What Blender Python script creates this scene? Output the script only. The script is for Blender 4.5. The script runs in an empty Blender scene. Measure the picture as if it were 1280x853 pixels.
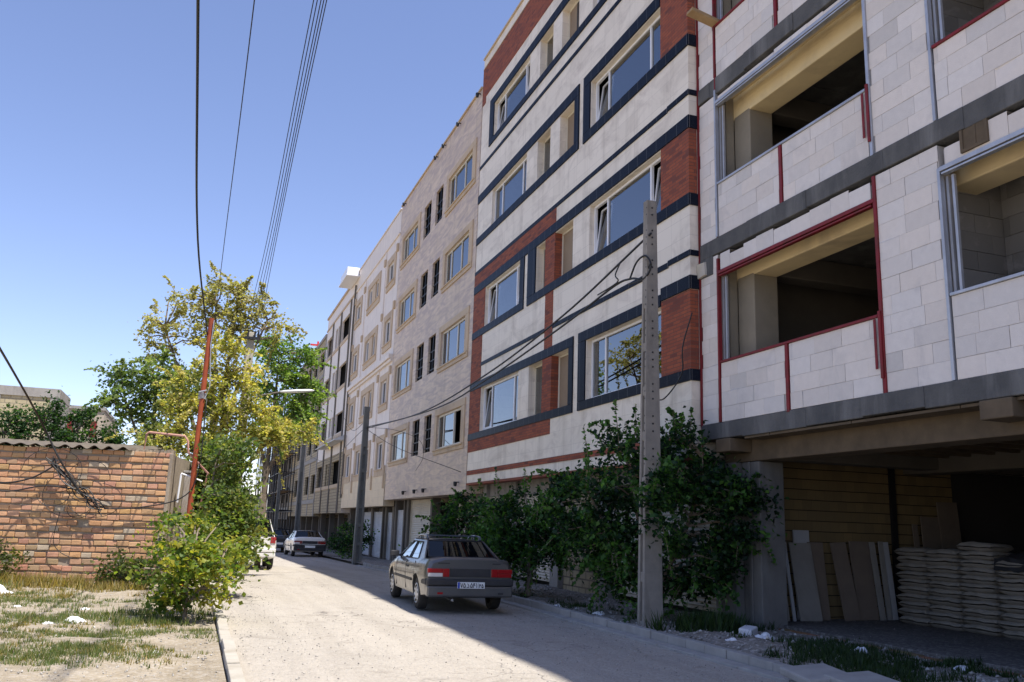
import bpy, math, random
import numpy as np
from mathutils import Vector, Matrix
random.seed(7); RNG = np.random.default_rng(7)
SC = bpy.context.scene
COL = SC.collection
R = math.radians
U = random.uniform

# ------------------------------------------------------------------ node helpers
class NT:
    def __init__(s, name):
        s.m = bpy.data.materials.new(name); s.m.use_nodes = True
        s.t = s.m.node_tree; s.t.nodes.clear()
        s.out = s.t.nodes.new('ShaderNodeOutputMaterial')
    def n(s, typ, _p=None, **inp):
        nd = s.t.nodes.new('ShaderNode' + typ)
        for k, v in (_p or {}).items(): setattr(nd, k, v)
        for k, v in inp.items():
            k = k.replace('_', ' ')
            sock = nd.inputs[int(k[1:])] if k[0] == 'i' and k[1:].isdigit() else nd.inputs[k]
            if isinstance(v, bpy.types.NodeSocket): s.t.links.new(v, sock)
            else:
                if isinstance(v, tuple) and len(v) == 3 and sock.type == 'RGBA': v = v + (1,)
                sock.default_value = v
        return nd
    def coord(s, kind='o'):
        o = s.n('TexCoord').outputs['Object']
        if kind == 'o': return o
        sp = s.n('SeparateXYZ', Vector=o)
        if kind == 'yz': return s.n('CombineXYZ', X=sp.outputs['Y'], Y=sp.outputs['Z'], Z=sp.outputs['X']).outputs[0]
        if kind == 'xz': return s.n('CombineXYZ', X=sp.outputs['X'], Y=sp.outputs['Z'], Z=sp.outputs['Y']).outputs[0]
        if kind == 'dz':   # works on X- and Y-facing walls alike
            a = s.n('Math', {'operation': 'ADD'}, i0=sp.outputs['X'], i1=sp.outputs['Y'])
            return s.n('CombineXYZ', X=a.outputs[0], Y=sp.outputs['Z'], Z=0.0).outputs[0]
    def noise(s, co, scale, detail=4.0, rough=.6, dist=0.0):
        return s.n('TexNoise', Vector=co, Scale=scale, Detail=detail, Roughness=rough, Distortion=dist).outputs['Fac']
    def ramp(s, f, a, b, lo=0.0, hi=1.0):
        return s.n('MapRange', Value=f, From_Min=a, From_Max=b, To_Min=lo, To_Max=hi).outputs[0]
    def mix(s, f, a, b, mode='MIX'):
        nd = s.t.nodes.new('ShaderNodeMix'); nd.data_type = 'RGBA'; nd.blend_type = mode
        for sk, v in ((nd.inputs[0], f), (nd.inputs[6], a), (nd.inputs[7], b)):
            if isinstance(v, bpy.types.NodeSocket): s.t.links.new(v, sk)
            else: sk.default_value = v + (1,) if isinstance(v, tuple) and len(v) == 3 else v
        return nd.outputs[2]
    def bump(s, h, strength=.3, dist=.01):
        return s.n('Bump', Height=h, Strength=strength, Distance=dist).outputs[0]
    def done(s, color, rough=.8, metal=0.0, normal=None, spec=.5, **kw):
        b = s.n('BsdfPrincipled', Base_Color=color, Roughness=rough, Metallic=metal, **kw)
        b.inputs['Specular IOR Level'].default_value = spec
        if normal is not None: s.t.links.new(normal, b.inputs['Normal'])
        s.t.links.new(b.outputs[0], s.out.inputs['Surface'])
        return s.m

def noisy(name, c1, c2, scale=3.0, rough=.85, bump=.3, fine=40.0, stain=None, stain_scale=.7, dist=.01, spec=.3, metal=0.0, streak=False):
    t = NT(name); co = t.coord()
    col = t.mix(t.ramp(t.noise(co, scale, 6.0), .3, .7), c1, c2)
    if stain:
        if streak: co2 = t.n('Mapping', Vector=co, Scale=(1.0, 1.0, .18)).outputs[0]
        else: co2 = co
        col = t.mix(t.ramp(t.noise(co2, stain_scale, 5.0, .65, .4), .5, .72, 0, .85), col, stain)
    return t.done(col, rough, metal, t.bump(t.noise(co, fine, 5.0), bump, dist), spec)

def plain(name, c, rough=.5, metal=0.0, spec=.5, **kw):
    t = NT(name); return t.done(c, rough, metal, None, spec, **kw)

def attr_mat(name, rough=.9, bump=.25, fine=25.0, stain=None, spec=.2, jit=.25):
    t = NT(name); co = t.coord()
    a = t.n('Attribute', {'attribute_name': 'col'}).outputs['Color']
    n1 = t.noise(co, 9.0, 5.0)
    col = t.mix(t.ramp(n1, .25, .75, 0, jit), a, (.08, .075, .07))
    if stain: col = t.mix(t.ramp(t.noise(co, 1.3, 5.0, .65, .5), .56, .74, 0, .6), col, stain)
    return t.done(col, rough, 0, t.bump(t.noise(co, fine, 6.0), bump, .01), spec)

def brick_mat(name, c1, c2, mortar, bw, bh, ms, kind='dz', rough=.8, bump=.5, dark=None, offs=.5, stain=None, spec=.3, bdist=.008):
    t = NT(name); co = t.coord(kind)
    b = t.n('TexBrick', {'offset': offs}, Vector=co, Color1=c1, Color2=c2, Mortar=mortar, Scale=1.0, Mortar_Size=ms, Mortar_Smooth=.15, Bias=0.0, Brick_Width=bw, Row_Height=bh)
    col = b.outputs['Color']
    o = t.coord()
    if dark is not None:
        # whole bricks of a darker firing
        w = t.n('TexBrick', {'offset': offs}, Vector=co, Color1=(0, 0, 0), Color2=(1, 1, 1), Mortar=(0, 0, 0), Scale=1.0, Mortar_Size=ms, Bias=-.3, Brick_Width=bw, Row_Height=bh)
        col = t.mix(t.ramp(w.outputs['Color'], .4, .8, 0, .8), col, dark)
    col = t.mix(t.ramp(t.noise(o, 7.0, 6.0), .3, .7, 0, .22), col, (.04, .04, .04))
    if stain: col = t.mix(t.ramp(t.noise(o, .8, 5.0, .6, .6), .5, .75, 0, .7), col, stain)
    h = t.n('Math', {'operation': 'MULTIPLY_ADD'}, i0=t.noise(o, 60.0, 4.0), i1=.35, i2=t.n('Math', {'operation': 'SUBTRACT'}, i0=1.0, i1=b.outputs['Fac']).outputs[0]).outputs[0]
    return t.done(col, rough, 0, t.bump(h, bump, bdist), spec)

# ------------------------------------------------------------------ mesh builder
class MB:
    def __init__(s): s.v = []; s.f = []; s.c = []; s.k = []
    def quad(s, a, b, c, d, col=None):
        i = len(s.v); s.v += [a, b, c, d]; s.f.append((i, i+1, i+2, i+3)); s.c.append(col)
    def poly(s, pts, col=None):
        i = len(s.v); s.v += list(pts); s.f.append(tuple(range(i, i+len(pts)))); s.c.append(col)
    def hexa(s, p, col=None):   # p: 8 corners, bottom ring 0-3 counter-clockwise, top ring 4-7
        i = len(s.v); s.v += [tuple(q) for q in p]
        for f in ((3,2,1,0),(4,5,6,7),(0,1,5,4),(1,2,6,5),(2,3,7,6),(3,0,4,7)):
            s.f.append(tuple(i+k for k in f)); s.c.append(col)
    def box(s, x0, x1, y0, y1, z0, z1, col=None, j=0.0):
        p = [(x0,y0,z0),(x1,y0,z0),(x1,y1,z0),(x0,y1,z0),(x0,y0,z1),(x1,y0,z1),(x1,y1,z1),(x0,y1,z1)]
        if j: p = [tuple(c+U(-j, j) for c in q) for q in p]
        s.hexa(p, col)
    def obox(s, M, sx, sy, sz, col=None, z0=None):
        zl = -sz/2 if z0 is None else z0
        p = [Vector(q) for q in ((-sx/2,-sy/2,zl),(sx/2,-sy/2,zl),(sx/2,sy/2,zl),(-sx/2,sy/2,zl),(-sx/2,-sy/2,zl+sz),(sx/2,-sy/2,zl+sz),(sx/2,sy/2,zl+sz),(-sx/2,sy/2,zl+sz))]
        s.hexa([tuple(M @ q) for q in p], col)
    def tube(s, pts, r, n=6, col=None, cap=True):
        pts = [Vector(p) for p in pts]; k = len(pts)
        rs = r if isinstance(r, (list, tuple)) else [r]*k
        rings = []; up = Vector((0,0,1))
        for i, p in enumerate(pts):
            d = (pts[min(i+1,k-1)] - pts[max(i-1,0)])
            if d.length < 1e-9: d = Vector((0,0,1))
            d.normalize()
            a = d.cross(up)
            if a.length < .05: a = d.cross(Vector((1,0,0)))
            a.normalize(); b = d.cross(a)
            st = len(s.v)
            for q in range(n):
                th = 2*math.pi*q/n
                s.v.append(tuple(p + (a*math.cos(th) + b*math.sin(th))*rs[i]))
            rings.append(st)
        for i in range(k-1):
            for q in range(n):
                s.f.append((rings[i]+q, rings[i]+(q+1)%n, rings[i+1]+(q+1)%n, rings[i+1]+q)); s.c.append(col)
        if cap:
            s.f.append(tuple(rings[0]+q for q in reversed(range(n)))); s.c.append(col)
            s.f.append(tuple(rings[-1]+q for q in range(n))); s.c.append(col)
    def lathe(s, prof, M, n=24, col=None):   # prof: (radius, height) list, about local Z of M
        st = len(s.v)
        for r, h in prof:
            for q in range(n):
                th = 2*math.pi*q/n
                s.v.append(tuple(M @ Vector((r*math.cos(th), r*math.sin(th), h))))
        for i in range(len(prof)-1):
            for q in range(n):
                s.f.append((st+i*n+q, st+i*n+(q+1)%n, st+(i+1)*n+(q+1)%n, st+(i+1)*n+q)); s.c.append(col)
    def grid(s, fn, us, vs, col=None):
        st = len(s.v); nu, nv = len(us), len(vs)
        for u in us:
            for v in vs: s.v.append(tuple(fn(u, v)))
        for i in range(nu-1):
            for j in range(nv-1):
                a = st+i*nv+j; s.f.append((a, a+nv, a+nv+1, a+1)); s.c.append(col)

def obj(name, mb, m, parent=None, smooth=False, bevel=0.0, angle=40, loc=None):
    me = bpy.data.meshes.new(name)
    off = Vector((0,0,0))
    if loc is not None: off = Vector(loc)
    elif parent is not None: off = ROOTLOC.get(parent.name, Vector((0,0,0)))
    vs = [(v[0]-off.x, v[1]-off.y, v[2]-off.z) for v in mb.v]
    me.from_pydata(vs, [], mb.f)
    if any(c is not None for c in mb.c):
        at = me.attributes.new('col', 'FLOAT_COLOR', 'FACE')
        at.data.foreach_set('color', np.array([(*(c or (.5,.5,.5)), 1) for c in mb.c], dtype=np.float32).ravel())
    for q in (m if isinstance(m, (list, tuple)) else [m]): me.materials.append(q)
    if smooth:
        me.polygons.foreach_set('use_smooth', [True]*len(me.polygons))
    o = bpy.data.objects.new(name, me); COL.objects.link(o)
    if parent is not None: o.parent = parent; ROOTLOC[o.name] = off
    elif loc is not None: o.location = off; ROOTLOC[o.name] = off
    if bevel:
        b = o.modifiers.new('edge', 'BEVEL'); b.width = bevel; b.segments = 2; b.limit_method = 'ANGLE'; b.angle_limit = R(35)
        b.harden_normals = False
    if smooth and angle < 180:
        try:
            me.set_sharp_from_angle(angle=R(angle))
        except Exception: pass
    return o
ROOTLOC = {}
def objs(name, mb, m, parent=None, **kw):
    """one object per connected piece of the builder's mesh"""
    par = list(range(len(mb.v)))
    def find(a):
        while par[a] != a: par[a] = par[par[a]]; a = par[a]
        return a
    for f in mb.f:
        r = find(f[0])
        for q in f[1:]: par[find(q)] = r
    groups = {}
    for f, c in zip(mb.f, mb.c): groups.setdefault(find(f[0]), []).append((f, c))
    out = []
    for g in groups.values():
        k = MB(); ix = {}
        for f, c in g:
            nf = []
            for q in f:
                if q not in ix: ix[q] = len(k.v); k.v.append(mb.v[q])
                nf.append(ix[q])
            k.f.append(tuple(nf)); k.c.append(c)
        out.append(obj(name, k, m, parent, **kw))
    return out

def tag(o, label=None, cat=None, group=None, kind=None):
    if label: o['label'] = label
    if cat: o['category'] = cat
    if group: o['group'] = group
    if kind: o['kind'] = kind
    return o
def thing(name, label, cat, loc, group=None):
    o = bpy.data.objects.new(name, None); COL.objects.link(o); o.empty_display_size = .2
    o.location = loc; ROOTLOC[o.name] = Vector(loc)
    return tag(o, label, cat, group)
def struct(name, mb, m, smooth=False, loc=(0,0,0)):
    return tag(obj(name, mb, m, None, smooth, loc=loc), kind='structure')

def nmesh(name, verts, faces, cols, m, parent=None, loc=None):
    """numpy mesh of triangles with one colour per face"""
    me = bpy.data.meshes.new(name)
    off = np.zeros(3)
    if parent is not None: off = np.array(ROOTLOC.get(parent.name, Vector((0,0,0))))
    elif loc is not None: off = np.array(loc, dtype=float)
    verts = verts - off
    nf = len(faces); k = faces.shape[1]
    me.vertices.add(len(verts)); me.vertices.foreach_set('co', verts.astype(np.float32).ravel())
    me.loops.add(nf*k); me.loops.foreach_set('vertex_index', faces.astype(np.int32).ravel())
    me.polygons.add(nf); me.polygons.foreach_set('loop_start', np.arange(0, nf*k, k, dtype=np.int32))
    me.polygons.foreach_set('loop_total', np.full(nf, k, dtype=np.int32))
    me.update(calc_edges=True)
    if cols is not None:
        at = me.attributes.new('col', 'FLOAT_COLOR', 'FACE')
        at.data.foreach_set('color', np.concatenate([cols, np.ones((nf,1))], 1).astype(np.float32).ravel())
    me.materials.append(m); me.validate()
    o = bpy.data.objects.new(name, me); COL.objects.link(o)
    if parent is not None: o.parent = parent; ROOTLOC[o.name] = Vector(off)
    elif loc is not None: o.location = off; ROOTLOC[o.name] = Vector(off)
    return o

def catmull(P, n=10):
    P = [Vector(p) for p in P]; out = []
    Q = [P[0]*2-P[1]] + P + [P[-1]*2-P[-2]]
    for i in range(1, len(Q)-2):
        for k in range(n):
            t = k/n; a,b,c,d = Q[i-1],Q[i],Q[i+1],Q[i+2]
            out.append(.5*((2*b)+(c-a)*t+(2*a-5*b+4*c-d)*t*t+(3*b-a-3*c+d)*t**3))
    out.append(P[-1]); return out
def sag(a, b, s, n=16):
    a, b = Vector(a), Vector(b)
    return [a.lerp(b, i/n) - Vector((0,0,s*4*(i/n)*(1-i/n))) for i in range(n+1)]

def gz(y):      # the street falls away gently beyond the parked car
    return 0.0 if y < 22 else -0.0105*(min(y, 140)-22)*min(1.0, (y-22)/12.0)

# ------------------------------------------------------------------ materials
M = {}
def stone_tiles(name, c1, c2, bw, bh, joint, stain, rough=.55, vein=None, stain_amt=.6):
    t = NT(name); co = t.coord('dz'); o = t.coord()
    b = t.n('TexBrick', {'offset': 0.0}, Vector=co, Color1=c1, Color2=c2, Mortar=joint, Scale=1.0, Mortar_Size=.004, Mortar_Smooth=.3, Brick_Width=bw, Row_Height=bh)
    st = t.n('Mapping', Vector=o, Scale=(1.0, .55, 1.0)).outputs[0]
    col = t.mix(t.ramp(t.noise(st, 1.6, 7.0, .65, .8), .48, .72, 0, stain_amt), b.outputs['Color'], stain)
    if vein:
        v = t.n('Mapping', Vector=o, Scale=(1.0, .6, 3.5)).outputs[0]
        col = t.mix(t.ramp(t.noise(v, 1.5, 4.0, .5, 1.2), .42, .62, 0, .8), col, vein)
    dr = t.n('Mapping', Vector=o, Scale=(2.0, 2.0, .12)).outputs[0]
    col = t.mix(t.ramp(t.noise(dr, 1.5, 5.0, .6), .52, .8, 0, .4), col, (.30, .24, .16))
    return t.done(col, rough, 0, t.bump(b.outputs['Fac'], -.25, .004), .4)
M['cream'] = stone_tiles('cream_stone', (.83,.745,.62), (.76,.68,.56), .8, .4, (.58,.51,.42), (.55,.475,.385), stain_amt=.9)
M['beige'] = stone_tiles('beige_stone', (.68,.54,.40), (.60,.475,.35), .62, .33, (.42,.33,.25), (.46,.35,.27), vein=(.43,.335,.29))
M['white'] = stone_tiles('white_stone', (.79,.70,.61), (.74,.655,.575), .6, .4, (.62,.56,.53), (.66,.57,.50), stain_amt=.35)
M['lowstone'] = stone_tiles('buff_stone', (.72,.58,.38), (.66,.53,.35), .6, .35, (.45,.36,.25), (.54,.42,.28))
M['surround'] = noisy('sandstone_trim', (.58,.44,.29), (.50,.39,.27), 2.0, .7, .1, stain=(.38,.28,.19))
M['redbrick'] = brick_mat('red_brick', (.36,.095,.043), (.25,.062,.034), (.15,.065,.045), .26, .07, .007, dark=(.11,.04,.034), bump=.6)
M['bandbrick'] = M['redbrick']
def granite():
    t = NT('dark_granite'); co = t.coord()
    col = t.mix(t.ramp(t.noise(co, 120.0, 2.0), .62, .72, 0, .8), (.009,.012,.021), (.10,.115,.145))
    j = t.n('TexBrick', {'offset': 0.0}, Vector=t.coord('dz'), Color1=(1,1,1), Color2=(1,1,1), Mortar=(0,0,0), Scale=1.0, Mortar_Size=.003, Brick_Width=.42, Row_Height=50.0)
    col = t.mix(j.outputs['Fac'], col, (.2,.2,.2))
    return t.done(col, .38, 0, None, .05)
M['granite'] = granite()
M['aac'] = attr_mat('aerated_block', .95, .35, 60.0, stain=(.50,.47,.45), jit=.1)
M['concrete'] = noisy('raw_concrete', (.125,.122,.116), (.08,.08,.08), 2.5, .9, .6, 30.0, stain=(.21,.205,.195), stain_scale=1.6, dist=.02, streak=True)
M['concrete_lt'] = noisy('pale_concrete', (.36,.34,.31), (.28,.265,.245), 2.5, .9, .4, 30.0, stain=(.2,.19,.175), stain_scale=2.0, streak=True)
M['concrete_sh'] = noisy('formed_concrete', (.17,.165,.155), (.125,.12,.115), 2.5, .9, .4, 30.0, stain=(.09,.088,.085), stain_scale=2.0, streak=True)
M['pole_dark'] = noisy('grey_green_pole', (.17,.175,.165), (.12,.125,.12), 5.0, .8, .3, 50.0, stain=(.24,.22,.18), stain_scale=2.0, streak=True)
M['pole_conc'] = noisy('pole_concrete', (.31,.28,.24), (.23,.21,.185), 5.0, .9, .4, 50.0, stain=(.15,.135,.115), stain_scale=2.5, streak=True)
M['plaster'] = noisy('bounce_lit_plaster', (.78,.63,.36), (.70,.56,.33), 1.5, .95, .3, 25.0, stain=(.50,.40,.25))  # warm light bounced off the street is put into this yellow
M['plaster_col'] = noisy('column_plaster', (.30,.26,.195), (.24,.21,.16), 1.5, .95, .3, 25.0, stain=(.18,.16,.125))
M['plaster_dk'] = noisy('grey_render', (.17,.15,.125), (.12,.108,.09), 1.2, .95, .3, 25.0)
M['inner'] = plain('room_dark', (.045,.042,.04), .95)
M['primer'] = noisy('red_primer_steel', (.23,.018,.024), (.16,.016,.018), 6.0, .55, .15, 40.0, stain=(.10,.03,.02), stain_scale=3.0)
M['galv'] = noisy('galvanised_steel', (.50,.51,.54), (.40,.41,.44), 5.0, .45, .1, 40.0, metal=.5, stain=(.3,.3,.32))
def row_blocks():
    t = NT('buff_block'); co = t.coord('xz'); o = t.coord()
    wob = t.n('VectorMath', {'operation': 'ADD'}, i0=co, i1=t.n('VectorMath', {'operation': 'SCALE'}, i0=t.n('TexNoise', Vector=o, Scale=1.5).outputs['Color'], Scale=.02).outputs[0]).outputs[0]
    b = t.n('TexBrick', Vector=wob, Color1=(.25,.18,.085), Color2=(.19,.14,.07), Mortar=(.16,.12,.065), Scale=1.0, Mortar_Size=.004, Brick_Width=.2, Row_Height=.19)
    r = t.n('TexBrick', Vector=wob, Color1=(1,1,1), Color2=(1,1,1), Mortar=(0,0,0), Scale=1.0, Mortar_Size=.010, Mortar_Smooth=.5, Brick_Width=80.0, Row_Height=.19)
    col = t.mix(t.ramp(t.noise(o, 1.4, 5.0), .35, .7, 0, .55), b.outputs['Color'], (.16,.12,.07))
    col = t.mix(r.outputs['Fac'], col, (.02,.016,.011))
    return t.done(col, .95, 0, t.bump(r.outputs['Fac'], -.9, .03), .2)
M['yblock'] = row_blocks()
M['yblock2'] = brick_mat('buff_block_street', (.50,.42,.27), (.44,.36,.23), (.20,.165,.12), .40, .2, .02, bump=.8, stain=(.33,.26,.17))
M['wood'] = noisy('rough_timber', (.42,.29,.15), (.32,.21,.11), 5.0, .85, .3, 30.0)
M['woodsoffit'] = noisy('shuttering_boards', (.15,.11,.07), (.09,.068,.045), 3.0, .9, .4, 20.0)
M['upvc'] = plain('white_upvc', (.80,.80,.81), .35)
M['upvc_cream'] = plain('cream_upvc', (.68,.62,.50), .4)
M['blind'] = noisy('brown_paper', (.30,.225,.15), (.25,.185,.125), 2.0, .8, .1)
def glass(name, tint=(.55,.6,.65), ior=1.75, rough=.0, gc=(.92,.94,.95)):
    t = NT(name)
    tr = t.n('BsdfTransparent', Color=tint); gl = t.n('BsdfGlossy', Color=gc, Roughness=rough)
    fr = t.n('Fresnel', IOR=ior)
    mx = t.n('MixShader', i0=fr.outputs[0], i1=tr.outputs[0], i2=gl.outputs[0])
    t.t.links.new(mx.outputs[0], t.out.inputs['Surface']); return t.m
M['glass'] = glass('window_glass', (.35,.4,.45), 3.2)
M['glass_dk'] = glass('narrow_window_glass', (.3,.32,.35), 1.3)
M['carglass'] = glass('car_glass', (.08,.09,.09), 1.45, gc=(.62,.64,.64))
M['shutter'] = noisy('shutter_metal', (.62,.56,.44), (.56,.51,.41), 2.0, .5, .05, 30.0, stain=(.42,.37,.28), stain_scale=1.2)
M['shutter_gr'] = noisy('shutter_grey', (.55,.56,.56), (.48,.49,.5), 2.0, .5, .05, 30.0, stain=(.38,.38,.37), stain_scale=1.2)
M['bitumen'] = plain('black_trim', (.015,.015,.017), .5)
M['cable'] = plain('black_cable', (.012,.012,.013), .55)
M['sackpaper'] = noisy('sack_paper', (.31,.28,.235), (.25,.225,.19), 4.0, .9, .35, 18.0, stain=(.19,.175,.15), stain_scale=3.0, dist=.02)
M['bark'] = noisy('bark', (.20,.16,.12), (.12,.095,.07), 6.0, .95, .6, 20.0, dist=.02)
M['twig'] = noisy('twig_bark', (.26,.21,.16), (.18,.145,.11), 6.0, .95, .3)
M['rust'] = noisy('orange_rust_paint', (.36,.085,.028), (.27,.05,.022), 3.0, .65, .2, 30.0, stain=(.15,.03,.02), stain_scale=2.0, streak=True)
M['mud'] = noisy('weathered_mud', (.36,.30,.23), (.29,.24,.185), 4.0, .95, .5, 30.0, stain=(.22,.18,.14), stain_scale=2.0)
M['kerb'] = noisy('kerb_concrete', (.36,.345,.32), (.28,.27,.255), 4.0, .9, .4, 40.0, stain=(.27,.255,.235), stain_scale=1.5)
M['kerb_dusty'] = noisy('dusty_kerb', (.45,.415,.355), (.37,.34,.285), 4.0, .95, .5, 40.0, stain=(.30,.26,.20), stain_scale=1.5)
def leafmat(name, trans=.5):
    t = NT(name)
    a = t.n('Attribute', {'attribute_name': 'col'}).outputs['Color']
    b = t.n('BsdfPrincipled', Base_Color=a, Roughness=.5); b.inputs['Specular IOR Level'].default_value = .35
    tr = t.n('BsdfTranslucent', Color=t.mix(1.0, a, (1.5,1.6,.6), 'MULTIPLY'))
    mx = t.n('MixShader', i0=trans, i1=b.outputs[0], i2=tr.outputs[0])
    t.t.links.new(mx.outputs[0], t.out.inputs['Surface']); return t.m
M['leaf'] = leafmat('leaf')
M['stonebits'] = attr_mat('stone_bits', .95, .3, 50.0)
M['brickbits'] = attr_mat('old_brick', .95, .5, 35.0, jit=.22)

def ground_mat(name, c1, c2, c3, peb=.5, big=.25, tracks=False):
    t = NT(name); co = t.coord()
    col = t.mix(t.ramp(t.noise(co, big, 6.0, .65, .5), .35, .65), c1, c2)
    col = t.mix(t.ramp(t.noise(co, 2.2, 7.0, .7), .45, .7, 0, .6), col, c3)
    if tracks:   # worn wheel lanes and drifted dust along the street, old patches and damp-dark spots
        tr = t.n('Mapping', Vector=co, Scale=(1.3, .07, 1.0)).outputs[0]
        col = t.mix(t.ramp(t.noise(tr, 1.4, 5.0, .6, .3), .42, .66, 0, .5), col, (.32,.285,.24))
        col = t.mix(t.ramp(t.noise(co, .9, 6.0, .7, 1.0), .56, .66, 0, .5), col, (.25,.22,.18))
        cr = t.n('TexVoronoi', {'feature': 'DISTANCE_TO_EDGE'}, Vector=t.n('VectorMath', {'operation': 'ADD'}, i0=co, i1=t.n('TexNoise', Vector=co, Scale=2.0).outputs['Color']).outputs[0], Scale=.45).outputs['Distance']
        cm = t.n('Math', {'operation': 'MULTIPLY'}, i0=t.ramp(cr, .0, .012, 1, 0), i1=t.ramp(t.noise(co, .35, 3.0), .5, .6)).outputs[0]
        col = t.mix(cm, col, (.15,.135,.12))
    v = t.n('TexVoronoi', Vector=co, Scale=26.0)
    sp = t.n('SeparateColor', Color=v.outputs['Color'])
    col = t.mix(t.ramp(sp.outputs[0], .55, 1.0, 0, peb), col, (.62,.58,.53))
    col = t.mix(t.ramp(sp.outputs[1], .7, 1.0, 0, peb), col, (.17,.155,.14))
    col = t.mix(t.ramp(t.noise(co, 110.0, 3.0), .45, .75, 0, .35), col, (.16,.145,.13))
    h = t.n('Math', {'operation': 'MULTIPLY_ADD'}, i0=v.outputs['Distance'], i1=-.9, i2=t.noise(co, 30.0, 6.0, .7)).outputs[0]
    return t.done(col, .95, 0, t.bump(h, .8, .02), .15)
M['road'] = ground_mat('dusty_road', (.455,.41,.35), (.40,.362,.312), (.49,.445,.38), .18, tracks=True)
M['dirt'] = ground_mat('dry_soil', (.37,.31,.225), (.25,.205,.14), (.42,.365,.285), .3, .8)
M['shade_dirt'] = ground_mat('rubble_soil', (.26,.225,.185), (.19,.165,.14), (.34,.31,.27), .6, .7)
M['floor'] = ground_mat('screed', (.13,.12,.11), (.10,.092,.085), (.18,.165,.15), .25, .6)
CAM = ( (0.323768, 0.922866, 0.208547), (0.940777, -0.337443, 0.032707), (-0.100557, -0.185607, 0.977465) , 1089.419 )
EXPOSURE = 0.9
# ------------------------------------------------------------------ ground
def terrain():
    ys = [-60,-20,-5,0,5,10,14,18,22,25,28,31,34,38,45,60,80,100,120,140,200,400,900]
    xs = [-900,-300,-80,-30,-12,-4,0.5,6.6,9.4,16,30,80,300,900]
    m = MB(); m.grid(lambda x, y: (x, y, gz(y)-.03), xs, ys); return m
struct('ground', terrain(), M['dirt'])
def strip(x0, x1, ys, dz, amp=0.0, nx=2, seed=1):
    m = MB(); rr = random.Random(seed)
    from mathutils import noise
    xs = [x0+(x1-x0)*i/(nx-1) for i in range(nx)]
    def fn(x, y):
        z = gz(y)+dz
        if amp: z += amp*(noise.noise(Vector((x*1.1, y*1.1, seed)))+.5*noise.noise(Vector((x*3.1, y*3.1, seed)))+.25*noise.noise(Vector((x*8, y*8, seed))))
        return (x, y, z)
    m.grid(fn, xs, ys); return m
fr = lambda a, b, s: [a+(b-a)*i/int((b-a)/s) for i in range(int((b-a)/s)+1)]
struct('road', strip(.62, 6.5, fr(-12, 26, .25)+fr(27, 140, 2), .0, .012, 30, 3), M['road'], True)
def left_verge():
    from mathutils import noise
    m = MB()
    xs = fr(-9, .46, .2); ys = fr(6, 25, .2)
    def fn(x, y):
        e = min(1, (.5-x)/.5)
        return (x, y, .05 + .05*min(1, max(0, -x*.4)) + e*(.05*noise.noise(Vector((x*.8, y*.8, 1)))+.03*noise.noise(Vector((x*2.7, y*2.7, 2)))+.015*noise.noise(Vector((x*8, y*8, 3)))))
    m.grid(fn, xs, ys); return m
struct('verge_soil', left_verge(), M['dirt'], True)
def right_verge():
    from mathutils import noise
    m = MB()
    xs = fr(6.76, 9.4, .12); ys = fr(2, 30, .15)
    def fn(x, y):
        e = min(1, (x-6.74)/.35)
        mound = .10*math.exp(-((x-7.6)/.6)**2-((y-10.8)/1.2)**2)
        return (x, y, gz(y)+.085 + e*(mound+.05*noise.noise(Vector((x*1.3, y*1.3, 5)))+.035*noise.noise(Vector((x*4, y*4, 6)))+.02*noise.noise(Vector((x*11, y*11, 7)))))
    m.grid(fn, xs, ys); return m
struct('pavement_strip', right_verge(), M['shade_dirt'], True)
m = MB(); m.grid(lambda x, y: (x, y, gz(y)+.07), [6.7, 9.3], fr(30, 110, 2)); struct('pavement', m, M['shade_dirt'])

def kerb(name, x0, x1, y0, y1, h, L, label, seed, drop=(), mk='kerb'):
    rr = random.Random(seed); t = thing(name, label, 'kerb', ((x0+x1)/2, (y0+y1)/2, 0)); m = MB()
    y = y0; k = 0
    while y < y1:
        l = L*rr.uniform(.97, 1.03); dx, dz = rr.uniform(-.012, .012), rr.uniform(-.015, .012)
        if k not in drop:
            a, b = gz(y), gz(y+l)
            c = .012
            X0, X1 = x0+dx, x1+dx; ya, yb = y+.006, min(y+l, y1)-.006
            p = [(X0,ya,a-.2),(X1,ya,a-.2),(X1,yb,b-.2),(X0,yb,b-.2),(X0+c,ya,a+h+dz),(X1-c,ya,a+h+dz),(X1-c,yb,b+h+dz),(X0+c,yb,b+h+dz)]
            m.hexa(p)
        y += l; k += 1
    obj('kerb_stones', m, M[mk], t, bevel=.01)
    return t
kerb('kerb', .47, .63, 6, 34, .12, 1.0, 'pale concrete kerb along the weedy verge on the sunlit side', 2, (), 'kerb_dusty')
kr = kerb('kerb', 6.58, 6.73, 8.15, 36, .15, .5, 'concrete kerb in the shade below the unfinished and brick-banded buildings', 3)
m = MB()
y = 7.6
while y < 36:
    m.hexa([(6.40,y,gz(y)-.1),(6.575,y,gz(y)-.1),(6.575,y+.98,gz(y+1)-.1),(6.40,y+.98,gz(y+1)-.1),(6.41,y,gz(y)+.035),(6.575,y,gz(y)+.045),(6.575,y+.98,gz(y+1)+.045),(6.41,y+.98,gz(y+1)+.035)]); y += 1.0
obj('gutter_ledge', m, M['kerb'], kr, bevel=.008)

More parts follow.
